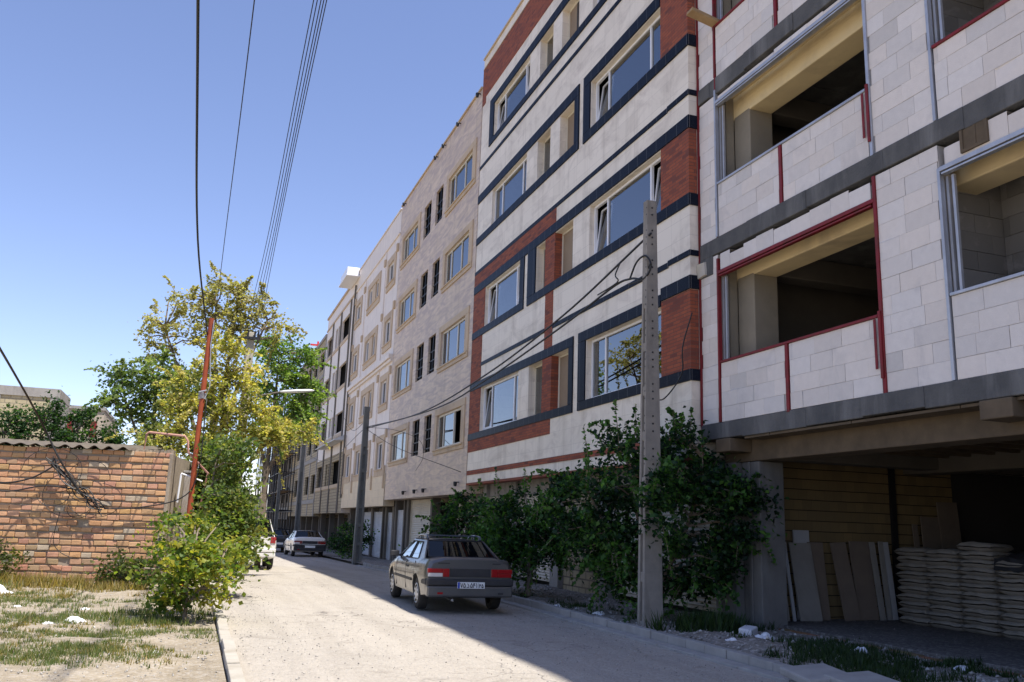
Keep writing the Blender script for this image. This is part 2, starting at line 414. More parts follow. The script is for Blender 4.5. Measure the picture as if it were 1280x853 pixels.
# ------------------------------------------------------------------ facade helpers
def wall_holes(mb, X, y0, y1, z0, z1, holes, depth=.2, col=None):
    ys = sorted({y0, y1, *[v for h in holes for v in h[:2]]}); zs = sorted({z0, z1, *[v for h in holes for v in h[2:4]]})
    for a, b in zip(ys, ys[1:]):
        for c, d in zip(zs, zs[1:]):
            ym, zm = (a+b)/2, (c+d)/2
            if any(h[0] < ym < h[1] and h[2] < zm < h[3] for h in holes): continue
            mb.quad((X,b,c),(X,a,c),(X,a,d),(X,b,d), col)
    for h in holes:
        a, b, c, d = h[:4]; e = X+(h[4] if len(h) > 4 else depth)
        mb.quad((X,a,c),(X,b,c),(e,b,c),(e,a,c), col); mb.quad((X,a,d),(e,a,d),(e,b,d),(X,b,d), col)
        mb.quad((X,a,c),(e,a,c),(e,a,d),(X,a,d), col); mb.quad((X,b,c),(X,b,d),(e,b,d),(e,b,c), col)
def shell(mb, X, xb, y0, y1, z0, z1):
    """side walls, back wall and roof behind a facade"""
    mb.quad((X,y0,z0),(xb,y0,z0),(xb,y0,z1),(X,y0,z1)); mb.quad((X,y1,z0),(X,y1,z1),(xb,y1,z1),(xb,y1,z0))
    mb.quad((xb,y0,z0),(xb,y1,z0),(xb,y1,z1),(xb,y0,z1)); mb.quad((X,y0,z1),(xb,y0,z1),(xb,y1,z1),(X,y1,z1))
def rooms(parent, X, y0, y1, floors, depth=4.0, cross=()):
    mb = MB()
    for z in floors: mb.box(X+.21, X+depth, y0+.05, y1-.05, z-.14, z+.14)
    mb.box(X+depth, X+depth+.1, y0+.05, y1-.05, floors[0], floors[-1])
    for y in cross: mb.box(X+.21, X+depth, y-.06, y+.06, floors[0]+.15, floors[-1]-.15)
    return obj('interior', mb, M['inner'], parent)
def band(mb, X, y0, y1, z0, z1, proud=.035, e=.003): mb.box(X-proud, X+.02, y0+e, y1-e, z0+e, z1-e)
def ring(mb, X, h, l, r, t, b, proud=.04):
    y0, y1, z0, z1 = h[:4]
    band(mb, X, y0-l, y1+r, z1, z1+t, proud); band(mb, X, y0-l, y1+r, z0-b, z0, proud*1.2)
    band(mb, X, y0-l, y0, z0, z1, proud); band(mb, X, y1, y1+r, z0, z1, proud)
def window(parent, X, h, mull=(), fw=.05, fd=.06, mf=None, mg=None, name='window', tilt=(), transom=None, skip=()):
    y0, y1, z0, z1 = h[:4]; e = .004; mf = mf or M['upvc']; mg = mg or M['glass']
    y0 += e; y1 -= e; z0 += e; z1 -= e
    mb = MB(); mb.box(X, X+fd, y0, y1, z0, z0+fw); mb.box(X, X+fd, y0, y1, z1-fw, z1)
    vs = [y0+fw/2] + list(mull) + [y1-fw/2]
    for v in vs: mb.box(X+.001, X+fd-.001, v-fw/2, v+fw/2, z0+fw, z1-fw)
    if transom:
        for a, b in zip(vs, vs[1:]): mb.box(X+.002, X+fd-.002, a+fw/2, b-fw/2, transom-fw/2, transom+fw/2)
    f = obj(name, mb, mf, parent, bevel=.006 if fw > .045 else 0)
    g = MB()
    for k, (a, b) in enumerate(zip(vs, vs[1:])):
        if k in skip: continue
        a += fw/2; b -= fw/2
        if k in tilt:   # sash tipped inwards at the top
            s = MB(); L = .10; w = .045
            lean = lambda z: X+.02+L*(z-z0-fw)/(z1-z0)*1.6
            za, zb = z0+fw+.01, z1-fw-.03
            def bar(ya, yb, zc, zd):
                s.hexa([(lean(zc),ya,zc),(lean(zc)+.04,ya,zc),(lean(zc)+.04,yb,zc),(lean(zc),yb,zc),(lean(zd),ya,zd),(lean(zd)+.04,ya,zd),(lean(zd)+.04,yb,zd),(lean(zd),yb,zd)])
            bar(a+.005, a+.005+w, za, zb); bar(b-.005-w, b-.005, za, zb); bar(a+.005+w, b-.005-w, za, za+w); bar(a+.005+w, b-.005-w, zb-w, zb)
            obj('sash', s, mf, f)
            g.quad((lean(za)+.02,b-w,za+w),(lean(za)+.02,a+w,za+w),(lean(zb)+.02,a+w,zb-w),(lean(zb)+.02,b-w,zb-w))
        else:
            g.quad((X+fd*.5,b,z0+fw),(X+fd*.5,a,z0+fw),(X+fd*.5,a,z1-fw),(X+fd*.5,b,z1-fw))
    if g.f: obj('pane', g, mg, f)
    return f
def shutter(parent, X, y0, y1, z0, z1, m, name='roller_shutter'):
    mb = MB(); n = int((z1-z0)/.075)
    for i in range(n):
        a = z0+(z1-z0)*i/n; b = z0+(z1-z0)*(i+1)/n
        mb.quad((X,y1,a),(X,y0,a),(X-.022,y0,a+(b-a)*.35),(X-.022,y1,a+(b-a)*.35))
        mb.quad((X-.022,y1,a+(b-a)*.35),(X-.022,y0,a+(b-a)*.35),(X,y0,b),(X,y1,b))
    mb.box(X-.05, X+.01, y0-.06, y0, z0, z1); mb.box(X-.05, X+.01, y1, y1+.06, z0, z1)
    mb.box(X-.03, X+.03, y0+.002, y1-.002, z0-.05, z0)
    return obj(name, mb, m, parent)

# ------------------------------------------------------------------ brick-banded apartment building
XR = 8.42
def red_building():
    t = thing('apartment_building', 'pale stone apartment building with red brick panels and dark granite bands', 'building', (XR, 21, 0))
    Y0, Y1 = 13.9, 28.08
    F = [(4.58, 6.02), (8.04, 9.38), (11.45, 12.72), (14.73, 15.97)]
    W = [[(23.35,26.88),(15.02,18.60)], [(23.44,26.8),(15.02,18.55)], [(23.2,26.5),(15.02,18.55)], [(23.18,26.6),(15.02,18.55)]]
    O = [[(21.42,22.5),(19.66,20.8)], [(21.42,22.12),(19.56,20.74)], [(21.3,22.3),(19.58,20.6)], [(21.27,22.3),(19.42,20.6)]]
    holes = []
    for (z0, z1), w, o in zip(F, W, O):
        holes += [(a, b, z0, z1) for a, b in w+o]
    mb = MB(); wall_holes(mb, XR, Y0, Y1, 2.97, 18.35, holes, .22)
    shell(mb, XR, 22, Y0, Y1, 2.97, 18.35)
    mb.quad((XR,Y0,2.97),(XR,Y1,2.97),(9.3,Y1,2.97),(9.3,Y0,2.97))
    obj('wall', mb, M['cream'], t)
    rooms(t, XR, Y0, Y1, [3.25, 7.3, 10.7, 14.0, 17.4], 4.5, (20.0, 23.0))
    g = MB()
    B = [(6.02,6.27,4.36,4.58),(9.40,9.68,7.80,8.04),(12.74,13.04,11.20,11.45),(15.98,16.27,14.52,14.73)]
    C = .035
    def cband(z0, z1, ya): g.box(XR-C, XR+.19, Y0-C, ya, z0+.003, z1-.003)   # turns the corner
    def vert(y0, y1, z0, z1): band(g, XR, y0, y1, z0, z1)
    # first floor
    t1, t2, b1, b2 = B[0]
    band(g, XR, 19.37, Y1, t1, t2); band(g, XR, 19.37, Y1, b1, b2); vert(19.37, 19.64, b2, t1)
    band(g, XR, 15.0, 19.06, t1, t2); cband(t1+.1, t2+.12, 14.99); vert(18.64, 19.06, b2, t1); band(g, XR, 14.72, 19.06, b1, b2); cband(b1, b2, 14.71)
    # second
    t1, t2, b1, b2 = B[1]
    band(g, XR, 14.72, Y1, t1, t2); cband(t1, t2, 14.71); band(g, XR, 23.07, Y1, b1, b2); vert(23.07, 23.42, b2, t1)
    band(g, XR, 14.72, 22.78, b1, b2); cband(b1, b2, 14.71); vert(22.14, 22.78, b2, t1)
    # third
    t1, t2, b1, b2 = B[2]
    band(g, XR, 19.27, Y1, t1, t2); band(g, XR, 19.27, Y1, b1, b2); vert(19.27, 19.56, b2, t1)
    band(g, XR, 15.0, 18.99, t1, t2); vert(18.58, 18.99, b2, t1); band(g, XR, 14.72, 18.99, b1, b2); cband(b1, b2, 14.71)
    # fourth
    t1, t2, b1, b2 = B[3]
    band(g, XR, 19.0, 27.08, t1, t2); band(g, XR, 19.0, 27.08, b1, b2); vert(26.62, 27.08, b2, t1)
    band(g, XR, 14.72, 18.99, t1, t2); band(g, XR, 14.72, 18.99, b1, b2); cband(b1, b2, 14.71)
    obj('granite_band', g, M['granite'], t, bevel=.006)
    s = MB()
    for z, ya, yb in ((6.75, 14.72, 20.79), (6.75, 21.36, 26.98), (10.1, 14.72, Y1), (14.03, 14.72, Y1)):
        s.box(XR-.025, XR+.02, ya, yb, z, z+.115)
    for z in (6.78, 10.12, 14.03): s.box(XR-.03, XR+.19, Y0-.03, 14.71, z, z+.11)
    obj('string_course', s, M['granite'], t, bevel=.004)
    b = MB(); pr = .018
    def brick(y0, y1, z0, z1): band(b, XR, y0, y1, z0, z1, pr)
    for z0, z1 in ((4.585, 6.11), (8.045, 9.395), (11.455, 14.02), (14.74, 16.4)): b.box(XR-pr, XR+.16, Y0-pr, 14.99, z0, z1)
    brick(26.9, Y1, 4.58, 6.02); brick(26.98, Y1, 6.27, 7.80); brick(26.82, Y1, 8.04, 9.40); brick(20.71, Y1, 9.68, 10.1)
    brick(20.8, 21.35, 6.27, 7.80); brick(20.82, Y1, 3.97, 4.36)
    brick(Y0, 27.7, 16.75, 17.95); brick(27.7, Y1, 16.5, 17.95)
    for y0, y1, z0, z1 in ((20.8,21.42,4.58,6.02),(20.74,21.42,8.04,9.40)): b.box(XR-pr, XR+.215, y0-.01, y1+.01, z0+.003, z1-.003)
    brick(Y0, Y1, 3.22, 3.37)
    b.box(XR-.012, XR+.3, Y0, Y1, 2.90, 2.965)
    obj('brick_panel', b, M['redbrick'], t)
    cp = MB(); cp.box(XR-.05, XR+.4, Y0-.03, Y1+.0, 18.352, 18.42); cp.box(XR-.03, XR+.02, Y0, Y1, 17.96, 17.99)
    obj('coping', cp, M['surround'], t)
    fl = MB(); fl.box(XR+.195, XR+.225, Y0-.02, Y0+.03, 2.9, 18.3); obj('corner_flashing', fl, M['primer'], t)
    for k, ((z0, z1), w, o) in enumerate(zip(F, W, O)):
        a, bb = w[0]; L = bb-a
        window(t, XR+.10, (a, bb, z0, z1), (a+L*.17, bb-L*.24), .06, .07, tilt=((2,), (0, 2), (), (0, 2))[k])
        a, bb = w[1]; L = bb-a
        window(t, XR+.12, (a, bb, z0, z1), (a+L*.185, bb-L*.215), .06, .07, tilt=((), (0, 2), (2,), (0,))[k])
        for q, (a, bb) in enumerate(o):
            f = window(t, XR+.19, (a, bb, z0, z1), (a+.42,) if q == 0 else (), .05, .05, mf=M['upvc_cream'], mg=M['blind'] if q else M['glass'], name='balcony_door')
            mb = MB(); mb.box(XR+.9, XR+.92, a+.05, bb-.05, z0, z1); obj('blind', mb, M['blind'], f)
    # ground floor
    p = MB()
    for y0, y1 in ((13.92,14.1),(16.7,17.05),(18.55,19.05),(21.5,22.05),(24.9,25.3),(27.7,28.05)): p.box(9.0, 9.35, y0, y1, .0, 2.965)
    p.box(9.12, 9.4, 13.95, 28.05, 2.55, 2.96)
    objs('pillar', p, M['concrete_lt'], t, bevel=.01)
    bk = MB(); bk.box(9.15, 9.3, 19.06, 21.49, 0.0, 2.54); obj('infill_wall', bk, M['yblock2'], t)
    for y0, y1 in ((14.17,16.63),(17.12,18.48),(22.12,24.83),(25.37,27.63)): shutter(t, 9.16, y0, y1, .25, 2.54, M['shutter'])
    mb = MB(); mb.box(9.6, 9.7, 13.95, 28.05, 0, 2.97); obj('shop_interior', mb, M['inner'], t)
    return t
red_building()

# ------------------------------------------------------------------ beige, white and grey buildings further on
def beige_building():
    X = 8.42; Y0, Y1 = 28.16, 41.5
    t = thing('apartment_building', 'brown-beige stone apartment building with plain windows, four storeys above grey shop shutters', 'building', (X, 35, 0))
    holes = []; wins = []; slots = []
    for z0, z1 in ((4.37,5.66),(7.55,8.92),(10.78,12.12),(13.98,15.3)):
        wins += [(29.0,32.3,z0,z1,.12),(37.5,40.6,z0,z1,.12)]; slots += [(33.25,34.4,z0,z1+.2,.10),(35.2,36.45,z0,z1+.2,.10)]
    mb = MB(); wall_holes(mb, X, Y0, Y1, 2.65, 17.3, wins+slots, .3); shell(mb, X, 22, Y0, Y1, 2.65, 17.3)
    mb.quad((X,Y0,2.65),(X,Y1,2.65),(9.3,Y1,2.65),(9.3,Y0,2.65))
    obj('wall', mb, M['beige'], t)
    rooms(t, X, Y0, Y1, [3.0, 6.8, 10.0, 13.2, 16.6], 4, (32.8, 34.8, 37.0))
    for k, h in enumerate(wins):
        L = h[1]-h[0]
        s = MB(); ring(s, X, h, .42, .32, .26, .2); s.box(X-.09, X+.02, h[0]-.35, h[1]+.3, h[2]-.06, h[2]-.004)
        obj('window_surround', s, M['surround'], t, bevel=.01)
        window(t, X+.05, h, (h[0]+L*.36, h[1]-L*.22), .07, .07, mf=M['upvc_cream'], skip=(0,) if k == 0 else ())
    for h in slots:
        sl = MB()
        for i in range(3): sl.box(X+.06, X+.09, h[0]+.02, h[1]-.02, h[2]+.15+i*.38, h[2]+.19+i*.38)
        sl.box(X+.055, X+.095, (h[0]+h[1])/2-.025, (h[0]+h[1])/2+.025, h[2], h[3])
        obj('balcony_rail', sl, M['bitumen'], t)
    c = MB(); c.box(X-.06, X+.4, Y0, Y1, 17.302, 17.37); obj('coping', c, M['surround'], t)
    for y, z in ((28.4,17.2),(31.0,17.2),(33.2,17.2),(34.5,17.2),(40.6,17.2),(29.0,3.05),(33.5,2.95),(35.0,2.95),(37.0,2.95)):
        d = MB(); d.lathe([(.0,.0),(.06,.0),(.07,-.05),(.05,-.16),(.0,-.16)], Matrix.Translation((X-.13, y, z)), 10); d.box(X-.13, X+.01, y-.02, y+.02, z-.03, z+.0)
        obj('spotlight', d, M['bitumen'], t)
    p = MB()
    for y0, y1 in ((28.2,28.75),(31.2,31.35),(34.5,34.75),(38.65,39.0),(39.4,39.62),(41.2,41.45)): p.box(8.95, 9.3, y0, y1, -.3, 2.64)
    objs('pillar', p, M['plaster_dk'], t)
    shutter(t, 9.1, 28.82, 31.13, .1, 2.5, M['shutter']); shutter(t, 9.1, 34.82, 38.55, .1, 2.62, M['shutter']); shutter(t, 9.1, 39.7, 41.1, .1, 2.2, M['shutter_gr'])
    mb = MB(); mb.box(11.5, 11.6, Y0, Y1, -.3, 2.64); obj('shop_interior', mb, M['inner'], t)
beige_building()

def white_building():
    X = 8.42; Y0, Y1 = 41.56, 54.35
    t = thing('apartment_building', 'whitish apartment building with cream-framed narrow windows, between the beige and the grey fronts', 'building', (X, 48, 0))
    wins = []
    for k, (z0, z1) in enumerate(((4.18,5.5),(7.42,8.62),(10.52,11.78),(13.78,14.86))):
        wins.append((42.55,43.9,z0,z1)); wins.append((52.25,53.75,z0,z1))
        if k == 0: wins += [(46.3,47.5,z0,z1),(48.9,50.15,z0,z1)]
        else: wins.append((46.5,49.5,z0,z1))
    mb = MB(); wall_holes(mb, X, Y0, Y1, 3.9, 17.2, wins, .13); shell(mb, X, 22, Y0, Y1, 3.9, 17.2); obj('wall', mb, M['white'], t)
    lo = MB(); lo.box(X-.03, X+.5, Y0+.01, Y1-.01, 2.38, 3.895); obj('stone_base', lo, M['lowstone'], t)
    rooms(t, X, Y0, Y1, [2.6, 6.4, 9.7, 12.9, 16.3], 4, (45, 51))
    for h in wins:
        s = MB(); ring(s, X, h, .42, .4, .34, .36, .05); s.box(X-.10, X+.02, h[0]-.3, h[1]+.3, h[2]-.07, h[2]-.004)
        obj('window_surround', s, M['surround'], t)
        mid = (h[0]+h[1])/2
        if h[1]-h[0] > 2:
            b = MB(); b.box(X-.02, X+.12, mid-.5, mid+.5, h[2]+.003, h[3]-.003); objs('mullion_pier', b, M['surround'], t)
            window(t, X+.06, (h[0], mid-.505, h[2], h[3]), (h[0]+.5,), .06, .06, mf=M['upvc'], mg=M['glass_dk']); window(t, X+.06, (mid+.505, h[1], h[2], h[3]), (mid+1,), .06, .06, mf=M['upvc'], mg=M['glass_dk'])
        else: window(t, X+.06, h, (mid,), .06, .06, mf=M['upvc'], mg=M['glass_dk'])
    c = MB(); c.box(X-.06, X+.4, Y0, Y1, 17.202, 17.28); c.box(X-.12, X+.02, Y0+.01, Y1, 9.35, 9.5); c.box(X-.22, X+.02, Y0+.01, Y1, 9.5, 9.72); c.box(X-.07, X+.02, Y0, Y1, 15.9, 16.0)
    obj('cornice', c, M['white'], t, bevel=.02)
    p = MB()
    for y in (44.9, 50.9):
        for a, b in ((3.9, 9.34), (9.73, 15.85)): p.box(X-.045, X+.02, y-.12, y+.12, a, b)
    objs('pilaster', p, M['white'], t)
    k = MB()
    for y in (41.8, 44.9, 50.9, 54.1):
        for z in (5.9, 9.0, 12.3, 15.3): k.box(X-.11, X+.02, y-.13, y+.13, z-.25, z+.16)
        k.box(X-.1, X+.02, y-.1, y+.1, 3.2, 4.3)
    objs('ornament', k, M['surround'], t, bevel=.03)
    dp = MB(); dp.tube([(X-.1,54.2,16.4),(X-.12,54.2,15),(X-.1,54.25,3.0)], .06, 8); obj('drainpipe', dp, M['plaster_dk'], t)
    p = MB()
    for y0, y1 in ((41.6,42.0),(43.4,43.7),(44.3-.1,44.4),(47.0,47.4),(50.2,50.5),(53.9,54.3)): p.box(8.95, 9.3, y0, y1, -.4, 2.37)
    objs('pillar', p, M['plaster_dk'], t)
    shutter(t, 9.1, 42.1, 43.3, -.1, 2.1, M['shutter_gr']); shutter(t, 9.1, 44.5, 46.9, -.1, 2.15, M['shutter_gr']); shutter(t, 9.1, 47.5, 50.1, -.1, 2.15, M['shutter_gr'])
    mb = MB(); mb.box(11.5, 11.6, Y0, Y1, -.4, 2.5); obj('shop_interior', mb, M['inner'], t)
white_building()

def grey_building():
    X = 8.42; Y0, Y1 = 54.42, 67.5
    t = thing('apartment_building', 'unfinished grey building with open dark bays and a white canopy box at its roof', 'building', (X, 61, 0))
    holes = []
    for z0, z1 in ((3.95,5.45),(7.3,8.65),(10.45,11.95),(13.7,15.15)):
        holes += [(56.5,59.8,z0,z1),(60.5,61.45,z0,z1),(61.75,62.7,z0,z1),(64.4,67.1,z0,z1)]
    mb = MB(); wall_holes(mb, X, Y0, Y1, 5.9, 16.9, [h for h in holes if h[2] > 6], .14); shell(mb, X, 22, Y0, Y1, 2.1, 16.9); obj('wall', mb, M['white'], t)
    mb = MB(); wall_holes(mb, X, Y0, Y1, 2.1, 5.897, [h for h in holes if h[2] < 6], .14); obj('brick_wall', mb, M['yblock2'], t)
    rooms(t, X, Y0, Y1, [2.6, 6.3, 9.5, 12.8, 16.2], 5, (60.1, 63.5))
    c = MB()
    for y in (56.1, 60.15, 64.0): c.box(X-.06, X+.1, y-.2, y+.2, 2.12, 15.9)
    objs('column', c, M['plaster_dk'], t)
    c = MB()
    for i, z in enumerate((3.7, 7.0, 10.2, 13.4)):
        for a, b in ((56.32,59.93),(60.37,63.78),(64.22,67.4)): c.box(X-.05, X+.03, a, b, z, z+.22)
    c.box(X-.1, X+.4, Y0, Y1, 16.9, 17.05); c.box(X-.06, X+.03, Y0+.02, Y1, 15.92, 16.05)
    objs('slab_edge', c, M['surround'], t)
    cn = MB(); cn.box(7.62, 8.40, 53.7, 56.4, 16.92, 17.42); cn.box(7.56, 8.41, 53.5, 56.8, 16.80, 16.915)
    obj('canopy', cn, M['upvc'], t, bevel=.02)
    aw = MB(); aw.hexa([(7.7,54.6,6.5),(8.4,54.6,6.55),(8.4,63.5,6.55),(7.7,63.5,6.5),(7.7,54.6,6.56),(8.4,54.6,6.9),(8.4,63.5,6.9),(7.7,63.5,6.56)]); obj('awning', aw, M['shutter_gr'], t)
    p = MB()
    for y in (54.6, 58.5, 62.5, 67): p.box(8.95, 9.3, y, y+.35, -.6, 2.1)
    objs('pillar', p, M['plaster_dk'], t)
    mb = MB(); mb.box(12, 12.1, Y0, Y1, -.6, 2.1); obj('shop_interior', mb, M['inner'], t)
grey_building()

def far_building(Y0, Y1, top, label, m, fl, zb, X=8.42, bay=4.0):
    t = thing('apartment_building', label, 'building', (X, (Y0+Y1)/2, 0))
    holes = []
    n = int((Y1-Y0)/bay)
    for z in fl:
        for i in range(n):
            a = Y0+.6+i*bay; holes.append((a, a+bay*.62, z, z+1.45))
    mb = MB(); wall_holes(mb, X, Y0, Y1, zb, top, holes, .16); shell(mb, X, 22, Y0, Y1, zb, top); obj('wall', mb, m, t)
    rooms(t, X, Y0, Y1, [zb+.2]+[z-.7 for z in fl[1:]]+[top-.3], 5)
    c = MB()
    for z in fl: c.box(X-.06, X+.03, Y0, Y1, z-.75, z-.45)
    c.box(X-.1, X+.5, Y0, Y1, top+.002, top+.25)
    objs('slab_edge', c, M['concrete_lt'], t)
    c = MB()
    for i in range(n+1):
        y = Y0+.2+i*bay
        for a, b in zip([zb]+[z-.44 for z in fl], [z-.76 for z in fl]+[top]):
            if b > a+.3: c.box(X-.04, X+.03, y-.18, y+.18, a, b)
    objs('column', c, M['concrete_lt'], t)
    p = MB()
    for i in range(n+1): p.box(8.9, 9.3, Y0+i*bay, Y0+i*bay+.35, -1.2, zb)
    objs('pillar', p, M['plaster_dk'], t)
    mb = MB(); mb.box(12, 12.1, Y0, Y1, -1.2, zb); obj('shop_interior', mb, M['inner'], t)
far_building(67.56, 86.9, 15.6, 'unfinished buff block building beyond the grey one, open window bays and concrete edges', M['yblock2'], [3.6, 6.8, 10.0, 13.2], 1.9)
far_building(87.0, 112, 12.2, 'dark unfinished building behind scaffolding at the far end of the street', M['plaster_dk'], [3.2, 6.4, 9.4], 1.6)
# ------------------------------------------------------------------ raw block shell on the right
XB = 8.62
def blocks(mb, X, y0, y1, z0, z1, bl=.56, bh=.262, th=.2, rr=None, jag=0.0, yface=False):
    rr = rr or random
    z = z0; row = 0
    while z < z1-.02:
        zt = min(z+bh, z1)
        if z1-zt < .06: zt = z1
        y = y0 - (bl*.5 if row % 2 else 0) + rr.uniform(-.08, .08)
        while y < y1:
            l = bl*rr.uniform(.82, 1.1); a, b = max(y, y0), min(y+l, y1)
            if b-a > .05:
                g = rr.uniform(.0005, .0018); dx = rr.uniform(-.003, .003); c = .0025
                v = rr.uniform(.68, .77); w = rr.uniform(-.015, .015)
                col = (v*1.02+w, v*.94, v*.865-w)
                if rr.random() < .05: col = (v*.9, v*.84, v*.78)
                ztop = zt
                if jag and zt >= z1-.001: ztop = zt - rr.uniform(0, jag)
                ya, yb, za, zb = a+g, b-g, z+g, ztop-g
                F = [(X+dx, yb-c, za+c), (X+dx, ya+c, za+c), (X+dx, ya+c, zb-c), (X+dx, yb-c, zb-c)]
                E_ = [(X+dx+c, yb, za), (X+dx+c, ya, za), (X+dx+c, ya, zb), (X+dx+c, yb, zb)]
                if rr.random() < .04:     # knocked corner
                    k = rr.randrange(4); q = F[k]; F[k] = (q[0]+.012, q[1]+(.02 if k in (1,2) else -.02), q[2]+(.018 if k < 2 else -.018))
                mb.quad(*F, col)
                for i in range(4): mb.quad(E_[i], E_[(i+1)%4], F[(i+1)%4], F[i], col)
                if jag: mb.quad(E_[3], E_[2], (X+th, ya, zb), (X+th, yb, zb), col)
            y += l
        z = zt; row += 1
    mb.box(X+.016, X+th, y0+.004, y1-.004, z0+.003, z1-.003-jag, (.52,.49,.46))
def raw_building():
    rr = random.Random(11)
    t = thing('unfinished_building', 'raw building shell of white blocks, grey slabs and red steel posts, open below', 'building', (XB, 9, 0))
    YE = 13.86; YS = -9.0
    slabs = [(3.25,3.53),(6.67,6.97),(9.87,10.2),(13.12,13.42),(16.4,16.7)]
    # slabs with a rough, hand-shuttered edge
    s = MB()
    for z0, z1 in slabs:
        y = YS
        while y < YE:
            l = min(rr.uniform(.9, 1.7), YE-y); d = rr.uniform(-.018, .012); e = rr.uniform(-.02, .015)
            s.box(XB-.022+d, 17.5, y, y+l, z0+e, z1-.002); y += l
    s.box(XB-.1, 17.5, YS, YE, 19.0, 19.25)
    s.box(XB-.02, 8.85, 13.42, YE+.0, 6.3, 6.66); 
    obj('floor_slab', s, M['concrete'], t, bevel=.012)
    rows = [(0.0,2.84)]+[(slabs[i][1], slabs[i+1][0]-.46) for i in range(4)]
    for z0, z1 in rows:
        c = MB()
        for y in (12.71, 6.0, 1.0, -4.4):
            c.box(9.0, 9.5, y, y+.5, z0, z1)
            if z0: c.box(13.0, 13.5, y, y+.5, z0, z1)
        if not z0:
            c.box(8.86, 9.06, 13.24, 13.62, 0, 2.84)
            c.box(8.975, 8.999, 12.94, 13.02, 0, 2.84)
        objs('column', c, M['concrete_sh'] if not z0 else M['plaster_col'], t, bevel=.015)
    b = MB(); up = MB(); dk = MB()
    for i, (z0, z1) in enumerate(slabs):
        d = .40 if i == 0 else .5
        tgt = b if i == 0 else up
        tgt.box(9.0, 9.5, YS, YE-.1, z0-d, z0-.021)
        for y in (12.71, 6.0, 1.0, -4.4): dk.box(9.502, 13.0, y+.05, y+.45, z0-d+.05, z0-.022)
        dk.box(13.0, 13.5, YS, YE-.1, z0-d, z0-.021)
    for y in (12.9, 7.3): b.box(8.56, 8.998, y, y+.45, 3.0, 3.229)
    objs('beam', dk, M['plaster_dk'], t, bevel=.015); objs('beam', b, M['woodsoffit'], t, bevel=.015); objs('beam', up, M['plaster'], t, bevel=.02)  # dk: inner beams take a darker material, painting in deep-room shade
    ce = MB()
    for i, (z0, z1) in enumerate(slabs):
        if i: ce.box(8.84, 8.997, YS, YE-.05, z0-.05, z0-.03); ce.box(8.9965, 8.997, YS, YE-.2, z0-.04, z0-.035)
    obj('ceiling_plaster', ce, M['plaster'], t)
    j = MB(); y = YS
    while y < YE-.2:
        if not any(abs(y-q-.2) < .3 for q in (12.71, 6.0, 1.0, -4.4)): j.box(9.51, 12.99, y, y+.10, 3.10, 3.2)
        y += .5
    for x0, x1 in ((8.64,8.99),): 
        y = YS
        while y < 12.6: j.box(x0, x1, y, min(y+1.9, 12.6)-.02, 3.19, 3.225); y += 1.9
    obj('shuttering', j, M['woodsoffit'], t)
    # rear and party walls
    w = MB(); w.box(9.5, 17.5, 13.7, 13.86, 3.0, 19.0); w.box(17.3, 17.5, YS, 13.69, 0, 19); w.box(8.7, 17.5, YS-.2, YS, 0, 19.0); w.box(9.0, 17.5, 13.25, 13.69, 3.54, 3.6)
    obj('rear_wall', w, M['plaster_dk'], t)
    pw = MB(); pw.box(8.83, 8.998, 13.222, 13.61, 3.54, 18.9); pw.box(8.83, 9.498, 13.62, 13.85, 3.54, 18.9); obj('plastered_jamb', pw, M['plaster_col'], t)
    g = MB()
    g.box(9.5, 14.2, 13.66, 13.86, .0, 2.98); g.box(9.6, 17.2, 5.2, 5.4, .0, 3.1); objs('block_wall_and_light_stop', g, M['yblock'], t)  # second box: unseen cross wall added to shut daylight out of the bay
    st = MB(); st.box(12.62, 12.74, 13.6, 13.655, .1, 3.0); st.box(9.5, 9.53, 13.6, 13.655, .1, 3.0); objs('steel_post', st, M['bitumen'], t)
    fl = MB(); fl.box(9.4, 17.5, YS, 13.65, -.1, .15); obj('ground_floor', fl, M['floor'], t, bevel=.015)
    dw = MB(); dw.box(14.205, 17.2, 13.7, 13.86, .0, 2.98); obj('painted_shade_wall', dw, M['inner'], t)  # near-black panel that paints the deep shade beyond the block wall
    br = MB(); y = YS
    while y < 13.0: br.box(9.30, 9.395, y, y+.2, -.05, .11+rr.uniform(-.02,.01), (rr.uniform(.2,.3), rr.uniform(.13,.17), .08)); y += .21
    obj('floor_edging', br, M['brickbits'], t)
    # partition walls between the flats, seen through the openings
    pt = MB()
    for i in range(4):
        z0, z1 = slabs[i][1], slabs[i+1][0]
        for y in (8.35, 2.9, -2.5):
            z = z0; r_ = 0
            while z < z1-.05:
                x = 8.85-(.28 if r_ % 2 else 0)
                while x < 16.9:
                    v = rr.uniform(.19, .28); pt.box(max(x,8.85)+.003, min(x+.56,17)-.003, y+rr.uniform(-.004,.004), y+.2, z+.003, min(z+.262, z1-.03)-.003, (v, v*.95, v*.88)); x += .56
                z += .262; r_ += 1
        z = z0; r_ = 0
        while z < z1-.05:
            yy = 3.2-(.28 if r_ % 2 else 0)
            while yy < 8.34:
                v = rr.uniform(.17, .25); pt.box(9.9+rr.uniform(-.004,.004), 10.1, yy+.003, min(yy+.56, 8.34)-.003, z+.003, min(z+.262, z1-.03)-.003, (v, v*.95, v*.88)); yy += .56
            z += .262; r_ += 1
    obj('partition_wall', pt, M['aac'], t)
    # block facade
    a = MB(); sills = [(4.62,6.22),(8.02,9.6),(11.28,12.85),(14.5,16.0)]
    bays = [(9.30,13.24),(3.9,8.10),(-1.5,2.7),(-7.0,-2.9)]
